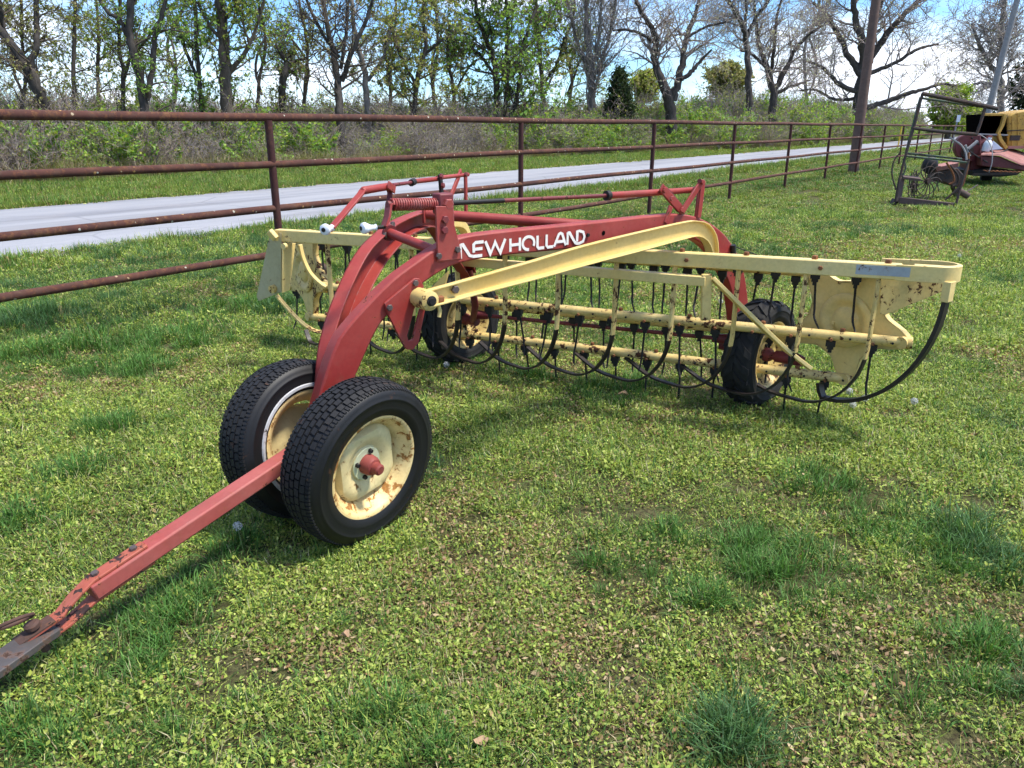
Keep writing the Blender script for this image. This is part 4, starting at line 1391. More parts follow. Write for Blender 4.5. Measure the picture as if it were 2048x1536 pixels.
for r0, r1, dens, sc_ in ((1.0, 3.2, 640, .90), (3.2, 6.0, 360, 1.1), (6.0, 10.0, 170, 1.45), (10.0, 16.0, 75, 2.0)):
    p = sector(dens, r0, r1)
    gr = grassy(p[:, 0], p[:, 1])
    dmin = np.full(len(p), 9.0)
    for cx, cy, cr in TCL:
        dmin = np.minimum(dmin, np.hypot(p[:, 0] - cx, p[:, 1] - cy) / cr)
    ok = off_road(p)
    bare = fbm(p[:, 0], p[:, 1], 1.9, 77)
    keep = ok & (rng.random(len(p)) < np.where(gr > .60, .45, 1.0)) & (rng.random(len(p)) > np.clip((bare - .66) * 7, 0, .55)) & ~((dmin < .8) & (rng.random(len(p)) < .6))
    q = p[keep]
    wp.append(q); ws.append(sc_ * (.75 + .55 * rng.random(len(q))))
    brown = fbm(q[:, 0], q[:, 1], 0.75, 21) + .07 * np.clip(q[:, 0] / 2.0, -.5, 1) - .05
    wi.append(np.where(rng.random(len(q)) < np.clip((brown - .445) * 6, .05, .85), rng.integers(8, 12, len(q)), np.where(rng.random(len(q)) < np.clip((fbm(q[:, 0], q[:, 1], 1.3, 91) - .36) * 4.5, .1, .9), rng.integers(0, 5, len(q)), rng.integers(5, 8, len(q)))))
    # grass
    p = sector(dens * 1.0, r0, r1)
    gr = grassy(p[:, 0], p[:, 1])
    dmin = np.full(len(p), 9.0)
    for cx, cy, cr in TCL:
        dmin = np.minimum(dmin, np.hypot(p[:, 0] - cx, p[:, 1] - cy) / cr)
    pr = np.clip((gr - np.where(np.hypot(p[:, 0], p[:, 1]) < 4.6, .665, .575)) * 6, 0.035, .6)
    pr = np.maximum(pr, .72 * np.clip(1.3 - dmin * (.75 + .5 * fbm(p[:, 0], p[:, 1], 6.0, 15)), 0, 1) ** 1.3)
    keep = off_road(p) & (rng.random(len(p)) < pr)
    q = p[keep]
    gp_.append(q)
    in_c = dmin[keep] < 1
    gs_.append(sc_ * (.5 + .5 * rng.random(len(q))) * np.where(in_c, 1.22 - .4 * np.minimum(dmin[keep], 1) ** 2, .66))
    gi_.append(np.where(fbm(q[:, 0], q[:, 1], .6, 9) > .55, rng.integers(4, 6, len(q)), rng.integers(0, 4, len(q))))
def z3(p):
    return np.concatenate([p, np.zeros((len(p), 1))], 1)
def upright(n, t=.12):
    return np.stack([rng.normal(0, t, n), rng.normal(0, t, n), rng.random(n) * 6.283], 1)
p = np.concatenate(wp); s_ = np.concatenate(ws)
scatter('weeds', z3(p), upright(len(p)), np.stack([s_, s_, s_ * .9], 1), np.concatenate(wi), WEED, 'low yellow green creeping weeds with brown bits covering the lawn', 'weeds')
p = np.concatenate(gp_); s_ = np.concatenate(gs_)
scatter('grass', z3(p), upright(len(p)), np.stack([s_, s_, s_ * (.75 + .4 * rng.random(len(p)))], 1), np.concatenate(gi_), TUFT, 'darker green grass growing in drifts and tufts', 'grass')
# turf further off
fp, fs_ = [], []
for r0, r1, dens, sc_ in ((9.0, 16.0, 11, .75), (16.0, 28.0, 16, 1.0), (28.0, 50.0, 6, 1.5), (50.0, 95.0, 1.6, 2.4)):
    p = sector(dens, r0, r1, 52)
    n = ncoord(p)
    p = p[off_road(p) & (n < 27)]
    fp.append(p); fs_.append(sc_ * (.7 + .6 * rng.random(len(p))))
p = np.concatenate(fp); s_ = np.concatenate(fs_); n = ncoord(p)
# the verges grow longer
hz = np.where((n > 9.4) & (n < 10.8), 1.5, np.where((n > 16.9) & (n < 27), 1.35, .62)) * (.7 + .6 * rng.random(len(p)))
hz = hz / np.maximum(1, s_ / 1.3)
tpick = np.where((fbm(p[:, 0], p[:, 1], .22, 55) > .50) & (n < 9), rng.integers(4, 8, len(p)), rng.integers(0, 6, len(p)))
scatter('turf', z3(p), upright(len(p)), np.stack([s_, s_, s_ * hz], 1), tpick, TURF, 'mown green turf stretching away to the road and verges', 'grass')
# taller fringe along both road edges
nE = 1500
se = rng.random(nE) * 75 - 8
ne = np.where(rng.random(nE) < .62, 10.35 - rng.gamma(1.2, .22, nE), 17.1 + rng.gamma(1.2, .3, nE))
pe = np.stack([sn(a, b)[:2] for a, b in zip(se, ne)])
lump = fbm(pe[:, 0], pe[:, 1], .9, 61)
pe = pe[lump > .42]; lump = lump[lump > .42]
s_ = .55 + .5 * rng.random(len(pe))
scatter('verge_grass', z3(pe), upright(len(pe)), np.stack([s_, s_, s_ * np.clip((lump - .3) * 5.5, .6, 1.9)], 1), rng.integers(0, 6, len(pe)), TURF, 'longer ragged green grass fringing the road edges', 'grass')

# ================================================================== trees and brush beyond the road
def tubes_np(P, Rr, m=3):
    """P (N,k,3), Rr (N,k): N tubes of k rings -> verts, quads"""
    N, k, _ = P.shape
    T = np.gradient(P, axis=1)
    T /= np.maximum(1e-9, np.linalg.norm(T, axis=2, keepdims=True))
    ref = np.where(np.abs(T[:, :1, 2:3]) < .9, np.array([[[0, 0, 1.0]]]), np.array([[[1.0, 0, 0]]]))
    A = np.cross(T, np.broadcast_to(ref, T.shape))
    A /= np.maximum(1e-9, np.linalg.norm(A, axis=2, keepdims=True))
    B = np.cross(A, T)
    w = np.arange(m) * 2 * np.pi / m
    ring = P[:, :, None, :] + Rr[:, :, None, None] * (np.cos(w)[None, None, :, None] * A[:, :, None, :] + np.sin(w)[None, None, :, None] * B[:, :, None, :])
    verts = ring.reshape(-1, 3)
    b = (np.arange(N) * k * m)[:, None, None] + (np.arange(k - 1) * m)[None, :, None] + np.arange(m)[None, None, :]
    b2 = (np.arange(N) * k * m)[:, None, None] + (np.arange(k - 1) * m)[None, :, None] + ((np.arange(m) + 1) % m)[None, None, :]
    f = np.stack([b, b2, b2 + m, b + m], -1).reshape(-1, 4)
    return verts, f
def mesh_np(name, chunks, mat, smooth=True):
    vs_, fs, o = [], [], 0
    for v_, f_ in chunks:
        vs_.append(v_); fs.append(f_ + o); o += len(v_)
    vs_ = np.concatenate(vs_).astype(np.float32); fs = np.concatenate(fs).astype(np.int32)
    me = bpy.data.meshes.new(name)
    me.vertices.add(len(vs_)); me.vertices.foreach_set('co', vs_.ravel())
    me.loops.add(fs.size); me.loops.foreach_set('vertex_index', fs.ravel())
    me.polygons.add(len(fs)); me.polygons.foreach_set('loop_start', np.arange(0, fs.size, 4, dtype=np.int32)); me.polygons.foreach_set('loop_total', np.full(len(fs), 4, np.int32))
    me.update(calc_edges=True)
    if smooth:
        me.polygons.foreach_set('use_smooth', np.ones(len(fs), bool))
    me.materials.append(MATS[mat])
    return me
def rand_unit(g, n):
    v_ = g.normal(size=(n, 3))
    return v_ / np.linalg.norm(v_, axis=1, keepdims=True)
def sub_branches(g, P, Rr, per, L0, L1, rfac, k, spread, up, curl=.35, tmin=.15):
    """children off tubes P (N,kk,3); per = how many each"""
    N, kk, _ = P.shape
    i = np.repeat(np.arange(N), per)
    M = len(i)
    t = tmin + (1 - tmin) * g.random(M)
    x = t * (kk - 1); a = np.minimum(np.floor(x).astype(int), kk - 2); f = (x - a)[:, None]
    p = P[i, a] * (1 - f) + P[i, a + 1] * f
    r = Rr[i, a] * (1 - f[:, 0]) + Rr[i, a + 1] * f[:, 0]
    d = P[i, a + 1] - P[i, a]
    d /= np.maximum(1e-9, np.linalg.norm(d, axis=1, keepdims=True))
    w = rand_unit(g, M)
    w -= d * (w * d).sum(1, keepdims=True)
    w /= np.maximum(1e-9, np.linalg.norm(w, axis=1, keepdims=True))
    d = d * (1 - spread) + w * spread + np.array([0, 0, up])
    d /= np.linalg.norm(d, axis=1, keepdims=True)
    L = (L0 + (L1 - L0) * g.random(M)) * (1.15 - .55 * t)
    Q = np.zeros((M, k, 3)); Q[:, 0] = p
    step = (L / (k - 1))[:, None]
    for j in range(1, k):
        d = d + rand_unit(g, M) * curl + np.array([0, 0, up * .25])
        d /= np.linalg.norm(d, axis=1, keepdims=True)
        Q[:, j] = Q[:, j - 1] + d * step
    rr = (r * rfac)[:, None] * np.linspace(1, .35, k)[None]
    return Q, rr
def leaf_quads(g, P, n, size, jit, cols):
    """leaves scattered about the points of tubes P"""
    N, kk, _ = P.shape
    i = g.integers(0, N, n); x = g.random(n) * (kk - 1); a = np.minimum(x.astype(int), kk - 2); f = (x - a)[:, None]
    c = P[i, a] * (1 - f) + P[i, a + 1] * f + g.normal(0, jit, (n, 3))
    u = rand_unit(g, n); w = np.cross(u, rand_unit(g, n)); w /= np.maximum(1e-6, np.linalg.norm(w, axis=1, keepdims=True))
    s = (size * (.6 + .8 * g.random(n)))[:, None]
    q = np.stack([c - u * s * .5, c + w * s * .32, c + u * s * .5, c - w * s * .32], 1)
    cols = np.asarray(cols)
    return q, cols[g.integers(0, len(cols), n)] * (.65 + .7 * g.random(n))[:, None]

def add_obj(name, me, parent):
    o = bpy.data.objects.new(name, me)
    COL.objects.link(o)
    o.parent = parent
    o.matrix_parent_inverse = Matrix.Translation(-Vector(tuple(ORG[parent.name])))
    return o
YG = [(.33, .38, .07), (.25, .32, .06), (.40, .42, .13), (.20, .26, .05)]
GR = [(.20, .36, .07), (.26, .43, .09), (.15, .27, .05), (.35, .47, .13)]
PALE = [(.62, .60, .52), (.55, .55, .45), (.46, .47, .36), (.68, .66, .60)]
OLV = [(.29, .29, .11), (.35, .32, .15), (.24, .25, .09), (.40, .34, .18)]
def tree(label, limbs, n, seed, bark_m='bark_dark', twig_m='bark_brown', l1=(60, 130), l2=(24, 60), l3=(9, 26), dens=(1 / 26., 7, 4), leaf=(GR, 3000, 4.5), spread=.62, up=.10, tmin=.2, name='tree', wig=10, rtw=.34, thick=.82):
    g = np.random.default_rng(seed)
    x0 = limbs[0][0][0]
    G = col_n(x0, n)
    Y = G[1]
    u = abs(at_y(x0 + 1, 255, Y)[0] - at_y(x0, 255, Y)[0])
    o = empty(name, (G[0], G[1], 0))
    tag(o, label, 'tree')
    chunks, l1P, l1R = [], [], []
    first = None
    for li, lb in enumerate(limbs):
        pts = []
        off = 0.0
        for j, (x, y, r) in enumerate(lb):
            if j:
                off += g.normal(0, wig) * u
            p = at_y(x, y, Y + (off if (li or j > 1) else 0))
            if li == 0 and j == 0:
                p = np.array([G[0], G[1], -.05])
            pts.append(np.append(p, max(.6, r * thick) * u))
        if li:   # start inside the trunk: nearest point of the first limb in depth
            k = np.argmin([np.hypot(q[0] - pts[0][0], q[2] - pts[0][2]) for q in first])
            dy = first[k][1] - pts[0][1]
            for j, q in enumerate(pts):
                q[1] += dy
        A = arc_resample(pts, max(8, len(pts) * 5))
        if li == 0:
            first = A
            A[0, 3] *= 1.25; A[1, 3] *= 1.1
        A[1:, :3] += g.normal(0, 1.2 * u, (len(A) - 1, 3)) * np.clip(A[1:, 3:4] / (6 * u), .3, 1)
        P = A[None, :, :3]; Rr = A[None, :, 3]
        chunks.append(tubes_np(P, Rr, 8 if A[:, 3].max() > 5 * u else 6))
        ln = np.linalg.norm(np.diff(A[:, :3], axis=0), axis=1).sum() / u
        per = max(3, int(ln * dens[0]))
        Q, R1 = sub_branches(g, P, Rr, per, l1[0] * u, l1[1] * u, .42, 6, spread, up, .30, tmin if li == 0 else .12)
        R1 = np.clip(R1, .6 * u, 2.2 * u) * np.linspace(1, .5, 6)[None]
        l1P.append(Q); l1R.append(R1)
    add_obj('trunk', mesh_np('trunk', chunks, bark_m), o)
    P1 = np.concatenate(l1P); R1 = np.concatenate(l1R)
    P2, R2 = sub_branches(g, P1, R1, dens[1], l2[0] * u, l2[1] * u, .6, 4, .6, up * .8, .35)
    R2 = np.clip(R2, rtw * 1.3 * u, 2 * u)
    P3, R3 = sub_branches(g, P2, R2, dens[2], l3[0] * u, l3[1] * u, .7, 3, .6, up * .6, .35)
    R3 = np.clip(R3, rtw * u, 1.0 * u)
    add_obj('branches', mesh_np('branches', [tubes_np(P1, R1, 4), tubes_np(P2, R2, 3), tubes_np(P3, R3, 3)], twig_m), o)
    cols, nl, sz = leaf
    nl = int(nl * .46)
    if nl:
        q, c = leaf_quads(g, P3, int(nl * .7), sz * u, 1.8 * u, cols)
        q2, c2 = leaf_quads(g, P2, int(nl * .3), sz * u, 2.2 * u, cols)
        add_obj('foliage', quads_mesh('foliage', np.concatenate([q, q2]), np.concatenate([c, c2]), 'leaf_mat'), o)
    return o

tree('thick trunk leaning left at the photo edge, sparse olive leaves', [[(120, 340, 15), (100, 250, 15), (72, 170, 13), (40, 112, 11), (5, 65, 9), (-40, 0, 8), (-90, -90, 6)], [(70, 165, 8), (88, 100, 7), (92, 40, 6), (85, -60, 5)], [(45, 118, 8), (22, 60, 6), (12, 0, 5), (10, -80, 4)]], 28, 101, leaf=(OLV, 4200, 5))
tree('slim straight tree left of the tall dark twin trunks, olive leaves', [[(150, 340, 6), (152, 250, 5), (146, 140, 5), (150, 40, 4), (145, -70, 4)]], 30, 102, leaf=(OLV + YG, 3600, 5))
tree('thin forked tree with pale green leaves behind the left fence bay', [[(248, 340, 6), (246, 240, 5), (247, 150, 5), (238, 90, 4), (240, 0, 4), (236, -60, 3)], [(248, 160, 4), (262, 115, 4), (290, 85, 3), (320, 40, 3)]], 29, 103, leaf=(YG, 3200, 5))
tree('dark twin-stemmed tree with bluish gap of sky to its left', [[(300, 340, 11), (290, 230, 11), (280, 160, 10), (266, 110, 10), (258, 60, 9), (262, 0, 8), (268, -90, 6)], [(292, 200, 7), (304, 120, 7), (308, 70, 6), (325, 20, 5), (338, -70, 4)], [(264, 90, 6), (235, 40, 5), (210, 20, 4), (190, -10, 3)]], 27, 104, leaf=(GR, 6500, 5.5))
tree('thick straight upright trunk with green ivy leaves, left of centre', [[(456, 340, 15), (454, 230, 15), (450, 130, 14), (446, 60, 13), (438, 0, 12), (434, -100, 10)], [(452, 150, 6), (490, 100, 5), (515, 40, 4), (530, -20, 3)], [(448, 90, 5), (410, 50, 4), (385, 0, 4)]], 27.5, 105, 'bark_brown', leaf=(GR + YG, 8500, 6), dens=(1 / 18., 7, 5))
tree('slender tree beside the thick straight trunk, mid green leaves', [[(402, 340, 6), (404, 240, 6), (398, 140, 5), (392, 60, 5), (388, -60, 4)], [(400, 170, 4), (372, 110, 4), (352, 50, 3)]], 29, 106, leaf=(GR, 5000, 6))
tree('short twisted dark snag between the green trees and the Y-shaped tree', [[(566, 340, 9), (566, 240, 8), (564, 180, 8), (572, 140, 8), (574, 125, 6), (560, 105, 4), (552, 90, 3)], [(572, 135, 5), (592, 122, 4), (610, 118, 3)]], 29, 107, l1=(25, 60), l2=(15, 35), leaf=(GR + OLV, 2600, 5), dens=(1 / 14., 7, 4))
tree('dark Y-shaped bare tree against a blue patch of sky', [[(680, 340, 10), (679, 230, 10), (675, 165, 9), (668, 110, 8), (658, 65, 6), (648, 10, 5), (640, -80, 4)], [(676, 160, 7), (694, 110, 6), (716, 60, 5), (735, 10, 4), (750, -60, 3)], [(668, 112, 5), (640, 72, 4), (612, 20, 3.5), (592, -30, 3)], [(672, 135, 5), (682, 70, 4), (688, 0, 3.5), (694, -60, 3)]], 26.5, 108, leaf=(OLV, 500, 4), rtw=.5)
tree('grey-barked tree just right of the Y-shaped tree, yellow green leaves', [[(736, 335, 9), (735, 230, 8), (729, 150, 7), (716, 95, 6), (706, 30, 5), (700, -60, 4)], [(732, 160, 5), (765, 110, 4), (780, 50, 3)]], 29, 109, 'bark_grey', 'twig_grey', leaf=(YG + OLV, 5200, 5.5))
tree('olive-leaved tree left of the big leafy green tree', [[(828, 335, 7), (826, 240, 6), (834, 160, 6), (850, 95, 5), (846, 20, 4), (850, -60, 4)], [(832, 170, 4), (800, 110, 4), (780, 50, 3)], [(846, 110, 4), (880, 80, 3), (905, 70, 3)]], 28, 110, leaf=(YG + OLV, 8200, 6), dens=(1 / 18., 7, 5))
tree('slim dark stem under olive leaves, near the centre of the row', [[(908, 335, 5), (910, 240, 5), (905, 170, 4), (895, 110, 4), (900, 40, 3)], [(908, 190, 3), (935, 140, 3), (955, 120, 3)]], 30, 111, leaf=(YG + OLV, 3600, 5.5))
tree('big leafy bright green tree with several dark stems, centre', [[(992, 335, 8), (993, 240, 7), (992, 160, 7), (984, 105, 6), (962, 55, 5), (950, 0, 4), (940, -70, 3)], [(996, 300, 6), (1012, 200, 6), (1012, 130, 6), (1016, 60, 5), (1012, -10, 4), (1015, -80, 3)], [(1000, 290, 5), (1036, 190, 5), (1040, 120, 5), (1055, 60, 4), (1075, 10, 3)], [(990, 150, 4), (960, 110, 4), (935, 90, 3)]], 27, 112, leaf=(GR, 13500, 7), dens=(1 / 13., 9, 5))
tree('yellowish brown leaved tree on the right flank of the leafy tree', [[(1092, 335, 6), (1090, 240, 6), (1084, 160, 5), (1078, 90, 5), (1072, 20, 4), (1070, -60, 3)], [(1086, 170, 4), (1118, 120, 4), (1130, 70, 3)]], 29, 113, leaf=(OLV + YG, 6200, 6), dens=(1 / 18., 7, 4))
tree('pale fan-shaped bare tree right of the leafy green tree', [[(1188, 330, 12), (1184, 220, 11), (1180, 150, 8), (1176, 90, 7), (1172, 30, 5), (1170, -60, 4)], [(1182, 170, 6), (1210, 100, 5), (1225, 40, 4), (1235, -30, 3)], [(1180, 150, 5), (1155, 90, 4), (1140, 30, 3), (1130, -30, 3)], [(1182, 160, 5), (1196, 80, 4), (1204, 0, 3)]], 26, 114, 'bark_grey', 'twig_grey', leaf=(PALE, 2600, 3.5), up=.28, spread=.45, dens=(1 / 14., 9, 4))
tree('low dark forked tree splitting in a wide V over the brush', [[(1345, 318, 19), (1342, 235, 18), (1334, 190, 16), (1320, 155, 13), (1309, 118, 11), (1311, 75, 9), (1296, 45, 7), (1276, 10, 6), (1262, -50, 4)], [(1344, 200, 14), (1360, 140, 11), (1368, 95, 9), (1376, 60, 7), (1392, 20, 6), (1402, -40, 4)], [(1360, 160, 8), (1384, 140, 7), (1396, 125, 5), (1420, 100, 3)], [(1312, 90, 6), (1285, 70, 5), (1250, 60, 4), (1225, 62, 3)], [(1372, 75, 5), (1410, 55, 4), (1450, 45, 3)]], 22, 115, 'bark_dark', 'twig_brown', leaf=(PALE, 3600, 3.2), thick=.62, rtw=.26, tmin=.45, dens=(1 / 15., 9, 5))
tree('straight dark tree left of the spreading bare pair', [[(1502, 312, 11), (1499, 220, 11), (1496, 140, 10), (1493, 80, 9), (1484, 45, 8), (1465, 15, 7), (1440, -30, 5)], [(1494, 75, 8), (1512, 35, 6), (1535, 5, 5), (1560, -40, 4)], [(1490, 65, 5), (1492, 10, 4), (1488, -50, 3)]], 21, 116, 'bark_dark', 'twig_grey', leaf=(PALE, 3600, 3.2), thick=.62, rtw=.26, tmin=.5, dens=(1 / 15., 9, 5))
tree('bare spreading tree with low boughs left of the brown pole', [[(1548, 312, 14), (1546, 220, 13), (1542, 165, 11), (1530, 125, 8), (1518, 85, 7), (1512, 40, 5), (1505, -20, 4)], [(1548, 185, 10), (1575, 135, 8), (1592, 100, 6), (1618, 70, 5), (1648, 50, 3)], [(1542, 160, 7), (1552, 90, 5), (1556, 40, 4), (1570, -20, 3)], [(1548, 190, 6), (1585, 172, 5), (1620, 160, 3)], [(1536, 140, 5), (1505, 110, 4), (1480, 100, 3)]], 20.5, 117, 'bark_dark', 'twig_brown', leaf=(PALE, 3600, 3.2), thick=.62, rtw=.26, tmin=.45, dens=(1 / 15., 9, 5))
tree('large old spreading tree behind the brown pole, long low bough', [[(1712, 312, 27), (1716, 240, 23), (1722, 180, 21), (1728, 130, 17), (1722, 80, 12), (1712, 40, 10), (1704, -20, 8), (1700, -90, 6)], [(1732, 130, 14), (1760, 88, 11), (1792, 45, 9), (1830, 8, 7), (1870, -30, 5)], [(1722, 150, 12), (1694, 108, 9), (1676, 70, 8), (1655, 35, 6), (1625, 5, 4)], [(1732, 215, 9), (1770, 204, 8), (1815, 188, 7), (1850, 178, 5), (1885, 168, 4), (1915, 172, 3)], [(1732, 150, 8), (1785, 128, 6), (1830, 100, 5), (1875, 88, 3)], [(1720, 185, 9), (1680, 170, 7), (1645, 135, 5), (1612, 122, 4)], [(1730, 105, 7), (1745, 50, 6), (1760, 0, 5), (1770, -50, 4)], [(1718, 195, 7), (1672, 200, 5), (1630, 180, 4), (1600, 182, 3)]], 19.5, 118, 'bark_dark', 'twig_brown', leaf=(PALE + OLV, 6500, 3.2), thick=.62, rtw=.26, tmin=.5, dens=(1 / 15., 9, 5))
tree('bare pale tree behind the yellow machine at right', [[(2000, 300, 9), (2002, 200, 8), (2000, 130, 7), (2004, 60, 6), (2010, -20, 5)], [(2000, 150, 6), (1975, 110, 5), (1958, 70, 4), (1950, 45, 3)], [(2002, 180, 5), (1970, 165, 4), (1945, 170, 3)]], 14, 119, 'bark_grey', 'twig_grey', leaf=(PALE, 1500, 3.2), dens=(1 / 9., 9, 6), name='tree')
# broad-leaved bright tree far down the road
def leafy_blob(label, px, py, n, wpx, hpx, seed, cols, nl, lsz, trunk_r, name='tree', conic=False, dark=None):
    g_ = np.random.default_rng(seed)
    G = col_n(px, n); Y = G[1]
    u = abs(at_y(px + 1, 255, Y)[0] - at_y(px, 255, Y)[0])
    ctr = at_y(px, py, Y)
    o = empty(name, (G[0], G[1], 0)); tag(o, label, 'tree')
    zt = ctr[2] + hpx * u
    A = np.array([[G[0], G[1], -.05], [G[0], G[1], ctr[2] * .5], [ctr[0], ctr[1], zt - hpx * u * .3]])
    add_obj('trunk', mesh_np('trunk', [tubes_np(A[None], np.array([[trunk_r * u, trunk_r * u * .8, trunk_r * u * .3]]), 7)], 'bark_brown'), o)
    nb = 90
    zz = g_.random(nb)
    st = np.stack([np.full(nb, G[0]), np.full(nb, G[1]), max(.3, ctr[2] - hpx * u * (.95 if conic else .7)) + zz * (hpx * u * (1.9 if conic else 1.2))], 1)
    prof = (1 - zz * .95) if conic else np.sqrt(np.clip(1 - (zz * 1.7 - .75) ** 2, .1, 1))
    a = g_.random(nb) * 2 * np.pi
    d = np.stack([np.cos(a), np.sin(a), np.full(nb, .05 if conic else .35)], 1) * (wpx * u * prof * (.6 + .5 * g_.random(nb)))[:, None]
    k = np.linspace(0, 1, 5)[None, :, None]
    P = st[:, None] + d[:, None] * k + g_.normal(0, 2.5 * u, (nb, 5, 3)) * k
    P2, R2 = sub_branches(g_, P, np.full((nb, 5), 1.0 * u), 7, wpx * u * .18, wpx * u * .42, .6, 4, .6, .1)
    add_obj('branches', mesh_np('branches', [tubes_np(P, np.broadcast_to(np.linspace(1.6, .6, 5) * u, (nb, 5)).copy(), 3), tubes_np(P2, np.clip(R2, .4 * u, u), 3)], 'bark_brown'), o)
    q, c = leaf_quads(g_, P2, nl, lsz * u, 3.5 * u, cols)
    add_obj('foliage', quads_mesh('foliage', q, c, 'leaf_mat'), o)
    return o
leafy_blob('bright yellow green leafy tree far down the road', 1898, 215, 15, 44, 62, 201, [(.26, .36, .04), (.33, .40, .06), (.20, .30, .04)], 9000, 6, 6)
leafy_blob('second yellow green tree beyond, low at the end of the road', 1945, 240, 14, 30, 30, 206, [(.26, .32, .05), (.30, .34, .08)], 4000, 5, 4)
CED = [(.030, .055, .022), (.045, .07, .028), (.022, .040, .016), (.055, .075, .035)]
leafy_blob('dark evergreen tree low in the row, left of the V-forked tree', 1236, 205, 24, 52, 62, 202, CED, 11000, 5, 6, 'evergreen_tree', True)
leafy_blob('tall dark evergreen at the right edge above the yellow machine', 2052, 130, 11.5, 62, 150, 203, CED, 17000, 6, 8, 'evergreen_tree', True)
leafy_blob('olive green rounded tree behind the V-forked tree', 1445, 165, 30, 46, 52, 204, OLV + [(.12, .15, .04)], 8000, 5, 5)
leafy_blob('small olive green tree between evergreen and V-forked tree', 1285, 175, 31, 34, 44, 205, OLV + YG, 5200, 5, 5)

# slender trees filling the row
ordn = ['first', 'second', 'third', 'fourth', 'fifth', 'sixth', 'seventh', 'eighth', 'ninth', 'tenth', 'eleventh', 'twelfth', 'thirteenth', 'fourteenth']
fill = [(-60, 32), (45, 33), (195, 33), (345, 34), (520, 33), (610, 33), (780, 32), (870, 33), (1135, 32), (1620, 30)]
for k, (x, n) in enumerate(fill):
    g_ = random.Random(300 + k)
    j = lambda a: g_.uniform(-a, a)
    lb = [[(x, 330, 5), (x + j(5), 240, 4.5), (x + j(10), 160, 4), (x + j(16), 90, 3.5), (x + j(24), 10, 3), (x + j(30), -70, 2.5)], [(x + j(4), 190, 3), (x + j(30), 130, 3), (x + j(50), 70, 2.5)]]
    if k == 9:
        tree('%s slender tree from the left in the back row, pale buds' % ordn[k], lb, n, 320 + k, 'bark_grey', 'twig_grey', leaf=(PALE, 1400, 3.5), dens=(1 / 18., 7, 4))
    else:
        tree('%s slender tree from the left in the back row' % ordn[k], lb, n, 320 + k, 'bark_brown', 'bark_brown', leaf=(OLV + YG if k % 2 else GR + YG, 3600, 5.5), dens=(1 / 18., 7, 4))

# brush: bushes that read as one tangled mass, plus single green shrubs that stand out
def bush_mesh(seed, hgt, wid, stems, leaf_n, cols, twig, lsz=.07):
    g_ = np.random.default_rng(seed)
    a = g_.random(stems) * 2 * np.pi
    r = wid * .35 * np.sqrt(g_.random(stems))
    P = np.zeros((stems, 6, 3))
    P[:, 0] = np.stack([r * np.cos(a), r * np.sin(a), np.zeros(stems)], 1)
    d = np.stack([np.cos(a) * .35, np.sin(a) * .35, np.ones(stems)], 1) + g_.normal(0, .25, (stems, 3))
    d /= np.linalg.norm(d, axis=1, keepdims=True)
    L = hgt * (.5 + .6 * g_.random(stems))
    for j in range(1, 6):
        d = d + rand_unit(g_, stems) * .28 + np.array([0, 0, -.03 * j])
        d /= np.linalg.norm(d, axis=1, keepdims=True)
        P[:, j] = P[:, j - 1] + d * (L / 5)[:, None]
    R0 = np.broadcast_to(np.linspace(.016, .007, 6), (stems, 6)).copy()
    P2, R2 = sub_branches(g_, P, R0, 5, hgt * .14, hgt * .38, .7, 4, .6, .1, .4)
    R2 = np.maximum(R2, .006)
    P3, R3 = sub_branches(g_, P2, R2, 3, hgt * .06, hgt * .16, .8, 3, .6, .1, .4)
    tw = tubes_np(P, R0, 3), tubes_np(P2, R2, 3), tubes_np(P3, np.maximum(R3, .005), 3)
    q, c = leaf_quads(g_, np.concatenate([P2]), leaf_n, lsz, .05, cols)
    return tw, q, c
def bush_proto(name, seed, *a):
    tw, q, c = bush_mesh(seed, *a[:5], a[5], *a[6:])
    me = mesh_np(name, tw, a[5], False)
    # join leaves into the same mesh as a second material
    vs_ = np.concatenate([np.concatenate([t[0] for t in tw]), q.reshape(-1, 3)]).astype(np.float32)
    off, fs = 0, []
    for v_, f_ in tw:
        fs.append(f_ + off); off += len(v_)
    nt_ = sum(len(f_) for f_ in fs)
    fs.append(np.arange(len(q) * 4).reshape(-1, 4) + off)
    fs = np.concatenate(fs).astype(np.int32)
    me = bpy.data.meshes.new(name)
    me.vertices.add(len(vs_)); me.vertices.foreach_set('co', vs_.ravel())
    me.loops.add(fs.size); me.loops.foreach_set('vertex_index', fs.ravel())
    me.polygons.add(len(fs)); me.polygons.foreach_set('loop_start', np.arange(0, fs.size, 4, dtype=np.int32)); me.polygons.foreach_set('loop_total', np.full(len(fs), 4, np.int32))
    me.update(calc_edges=True)
    me.materials.append(MATS[a[5]]); me.materials.append(MATS['leaf_mat'])
    mi = np.zeros(len(fs), np.int32); mi[nt_:] = 1
    me.polygons.foreach_set('material_index', mi)
    ca = me.color_attributes.new('Col', 'FLOAT_COLOR', 'POINT')
    cc_ = np.ones((len(vs_), 4), np.float32)
    cc_[off:, :3] = np.repeat(c, 4, axis=0)
    ca.data.foreach_set('color', cc_.ravel())
    return me
BR = [bush_proto('bush', 400, 2.3, 2.2, 46, 500, OLV, 'twig_grey'), bush_proto('bush', 401, 1.9, 2.4, 50, 250, OLV + [(.3, .2, .14)], 'twig_brown'),
      bush_proto('bush', 402, 2.0, 2.2, 34, 3600, YG + GR, 'twig_grey', .095), bush_proto('bush', 403, 2.5, 2.0, 40, 900, OLV + YG, 'twig_brown'),
      bush_proto('bush', 404, 1.5, 2.0, 40, 900, [(.26, .19, .13), (.2, .17, .09), (.16, .18, .06)], 'twig_brown'), bush_proto('bush', 405, 1.8, 2.2, 30, 4600, GR + YG[:2], 'twig_grey', .10)]
BRC = proto_collection('bush', BR)
nb = 1100
sb_ = -22 + rng.random(nb) ** 1.15 * 150
